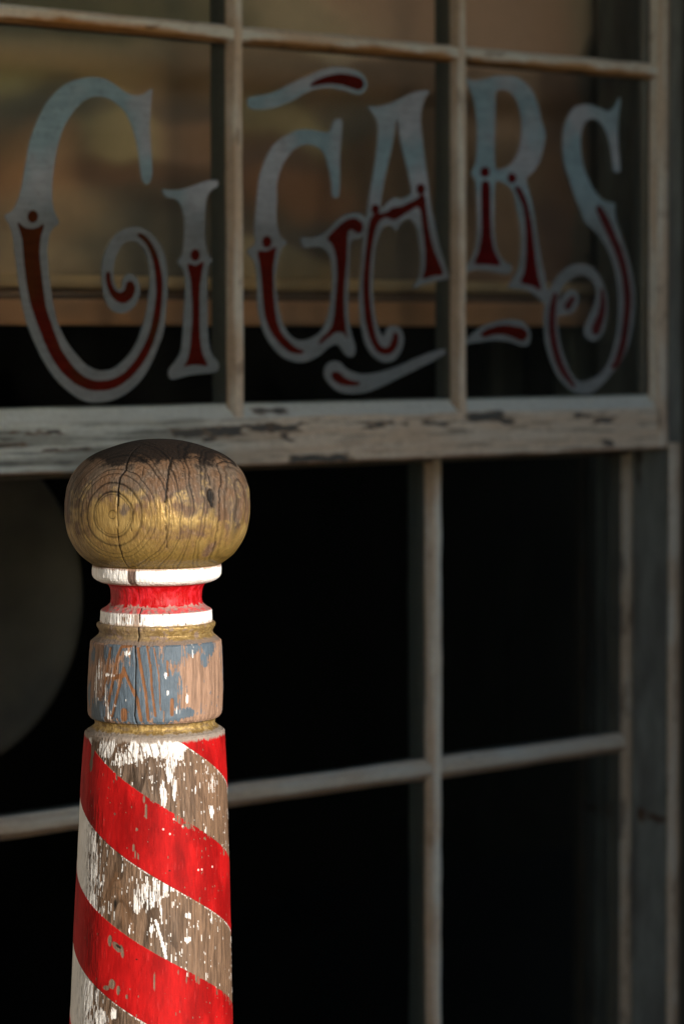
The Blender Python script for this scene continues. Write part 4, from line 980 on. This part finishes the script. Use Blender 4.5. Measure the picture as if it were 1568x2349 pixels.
# added unseen blockers: a roof cutting skylight, boards keeping low sun off the front
roof = empty('sky_blocker_roof', (.5, -.8, 2.65), 'added unseen plank roof that blocks skylight above the window', 'roof')
rb = []; x = -3.0
while x < 4: rb.append((x, x+.19, -1.25, -.001, 2.62, 2.65)); x += .2
link('planks', box_mesh('planks', rb, M['planks']), roof)
link('fascia', box_mesh('fascia', [(-3, 4, -1.29, -1.251, 2.5, 2.68)], M['planks']), roof)
HX = -.612
hoard = empty('sun_blocker_boards', (.8, -3.5, 0), 'added unseen board screen that shades the window and darkens its reflections', 'hoarding')  # added out of view to shade the window and darken its reflections
hb_ = []; x = HX
while x < 8.0: hb_.append((x, x+.146, -3.53, -3.5, 0, 2.8)); x += .15
hb_.append((HX+.002, 8.0, -3.56, -3.531, .4, .5)); hb_.append((HX+.002, 8.0, -3.56, -3.531, 2.4, 2.5))
hb_.append((HX+.001, 8.0, -3.531, -3.529, 0, 2.8))
link('boards', box_mesh('boards', hb_, M['planks']), hoard)
wing = empty('left_light_blocker', (-3.2, -1.6, 0), 'added unseen plank wall that blocks light from the left', 'wall')  # added out of view to cut light from the left
wb = []; y = -2.4
while y < 0: wb.append((-3.2, -3.16, y, y+.19, 0, 3.0)); y += .2
link('planks', box_mesh('planks', wb, M['planks']), wing)

bw = []; y = -3.4  # dark deck added to keep the lower pane reflections dark
while y < -1.2: bw.append((-3, 9, y, y+.145, .001, .02)); y += .15
o = link('added_dark_deck', box_mesh('added_dark_deck', bw, M['planks'])); o['kind'] = 'structure'
g = link('ground', box_mesh('ground', [(-400, 400, -400, 400, -.3, 0)], M['ground'])); g['kind'] = 'structure'

# ================================================================== LIGHT, SKY, CAMERA
PHI = math.radians(38.); EL = math.radians(9.)
sd = np.array([math.cos(YAW)*math.sin(PHI)-math.sin(YAW)*math.cos(PHI), -math.sin(YAW)*math.sin(PHI)-math.cos(YAW)*math.cos(PHI)])
sun_dir = Vector((sd[0]*math.cos(EL), sd[1]*math.cos(EL), math.sin(EL)))
sl = bpy.data.lights.new('sun', 'SUN'); sl.energy = 5.0; sl.angle = math.radians(.6); sl.color = (1., .93, .84)
so = bpy.data.objects.new('sun', sl); COL.objects.link(so)
so.rotation_euler = sun_dir.to_track_quat('Z', 'Y').to_euler()
w = bpy.data.worlds.new('World'); sc.world = w; w.use_nodes = True
nt = w.node_tree; bg = nt.nodes['Background']
sky = nt.nodes.new('ShaderNodeTexSky'); sky.sky_type = 'NISHITA'; sky.sun_disc = False
sky.sun_elevation = EL; sky.sun_rotation = math.atan2(sun_dir.x, sun_dir.y)
sky.ozone_density = 2.2; sky.dust_density = 1.0; sky.air_density = 1.0
nt.links.new(sky.outputs[0], bg.inputs[0]); bg.inputs[1].default_value = .15

cd = bpy.data.cameras.new('camera'); co = bpy.data.objects.new('camera', cd); COL.objects.link(co)
from mathutils import Matrix
mt = Matrix(((RR[0], UU[0], -F[0], CAM[0]), (RR[1], UU[1], -F[1], CAM[1]), (RR[2], UU[2], -F[2], CAM[2]), (0, 0, 0, 1)))
co.matrix_world = mt
cd.sensor_fit = 'VERTICAL'; cd.sensor_height = 36.; cd.lens = FPX/H*36.
cd.clip_start = .05; cd.clip_end = 2000
cd.dof.use_dof = True; cd.dof.focus_distance = ZP-.06; cd.dof.aperture_fstop = (cd.lens/1000.)/.0185
cd.dof.aperture_blades = 0
sc.camera = co
sc.view_settings.view_transform = 'Standard'; sc.view_settings.look = 'None'
sc.view_settings.exposure = 0.36; sc.view_settings.gamma = 1.0
sc.render.engine = 'CYCLES'
sc.cycles.use_denoising = True
sc.cycles.max_bounces = 8; sc.cycles.transparent_max_bounces = 16
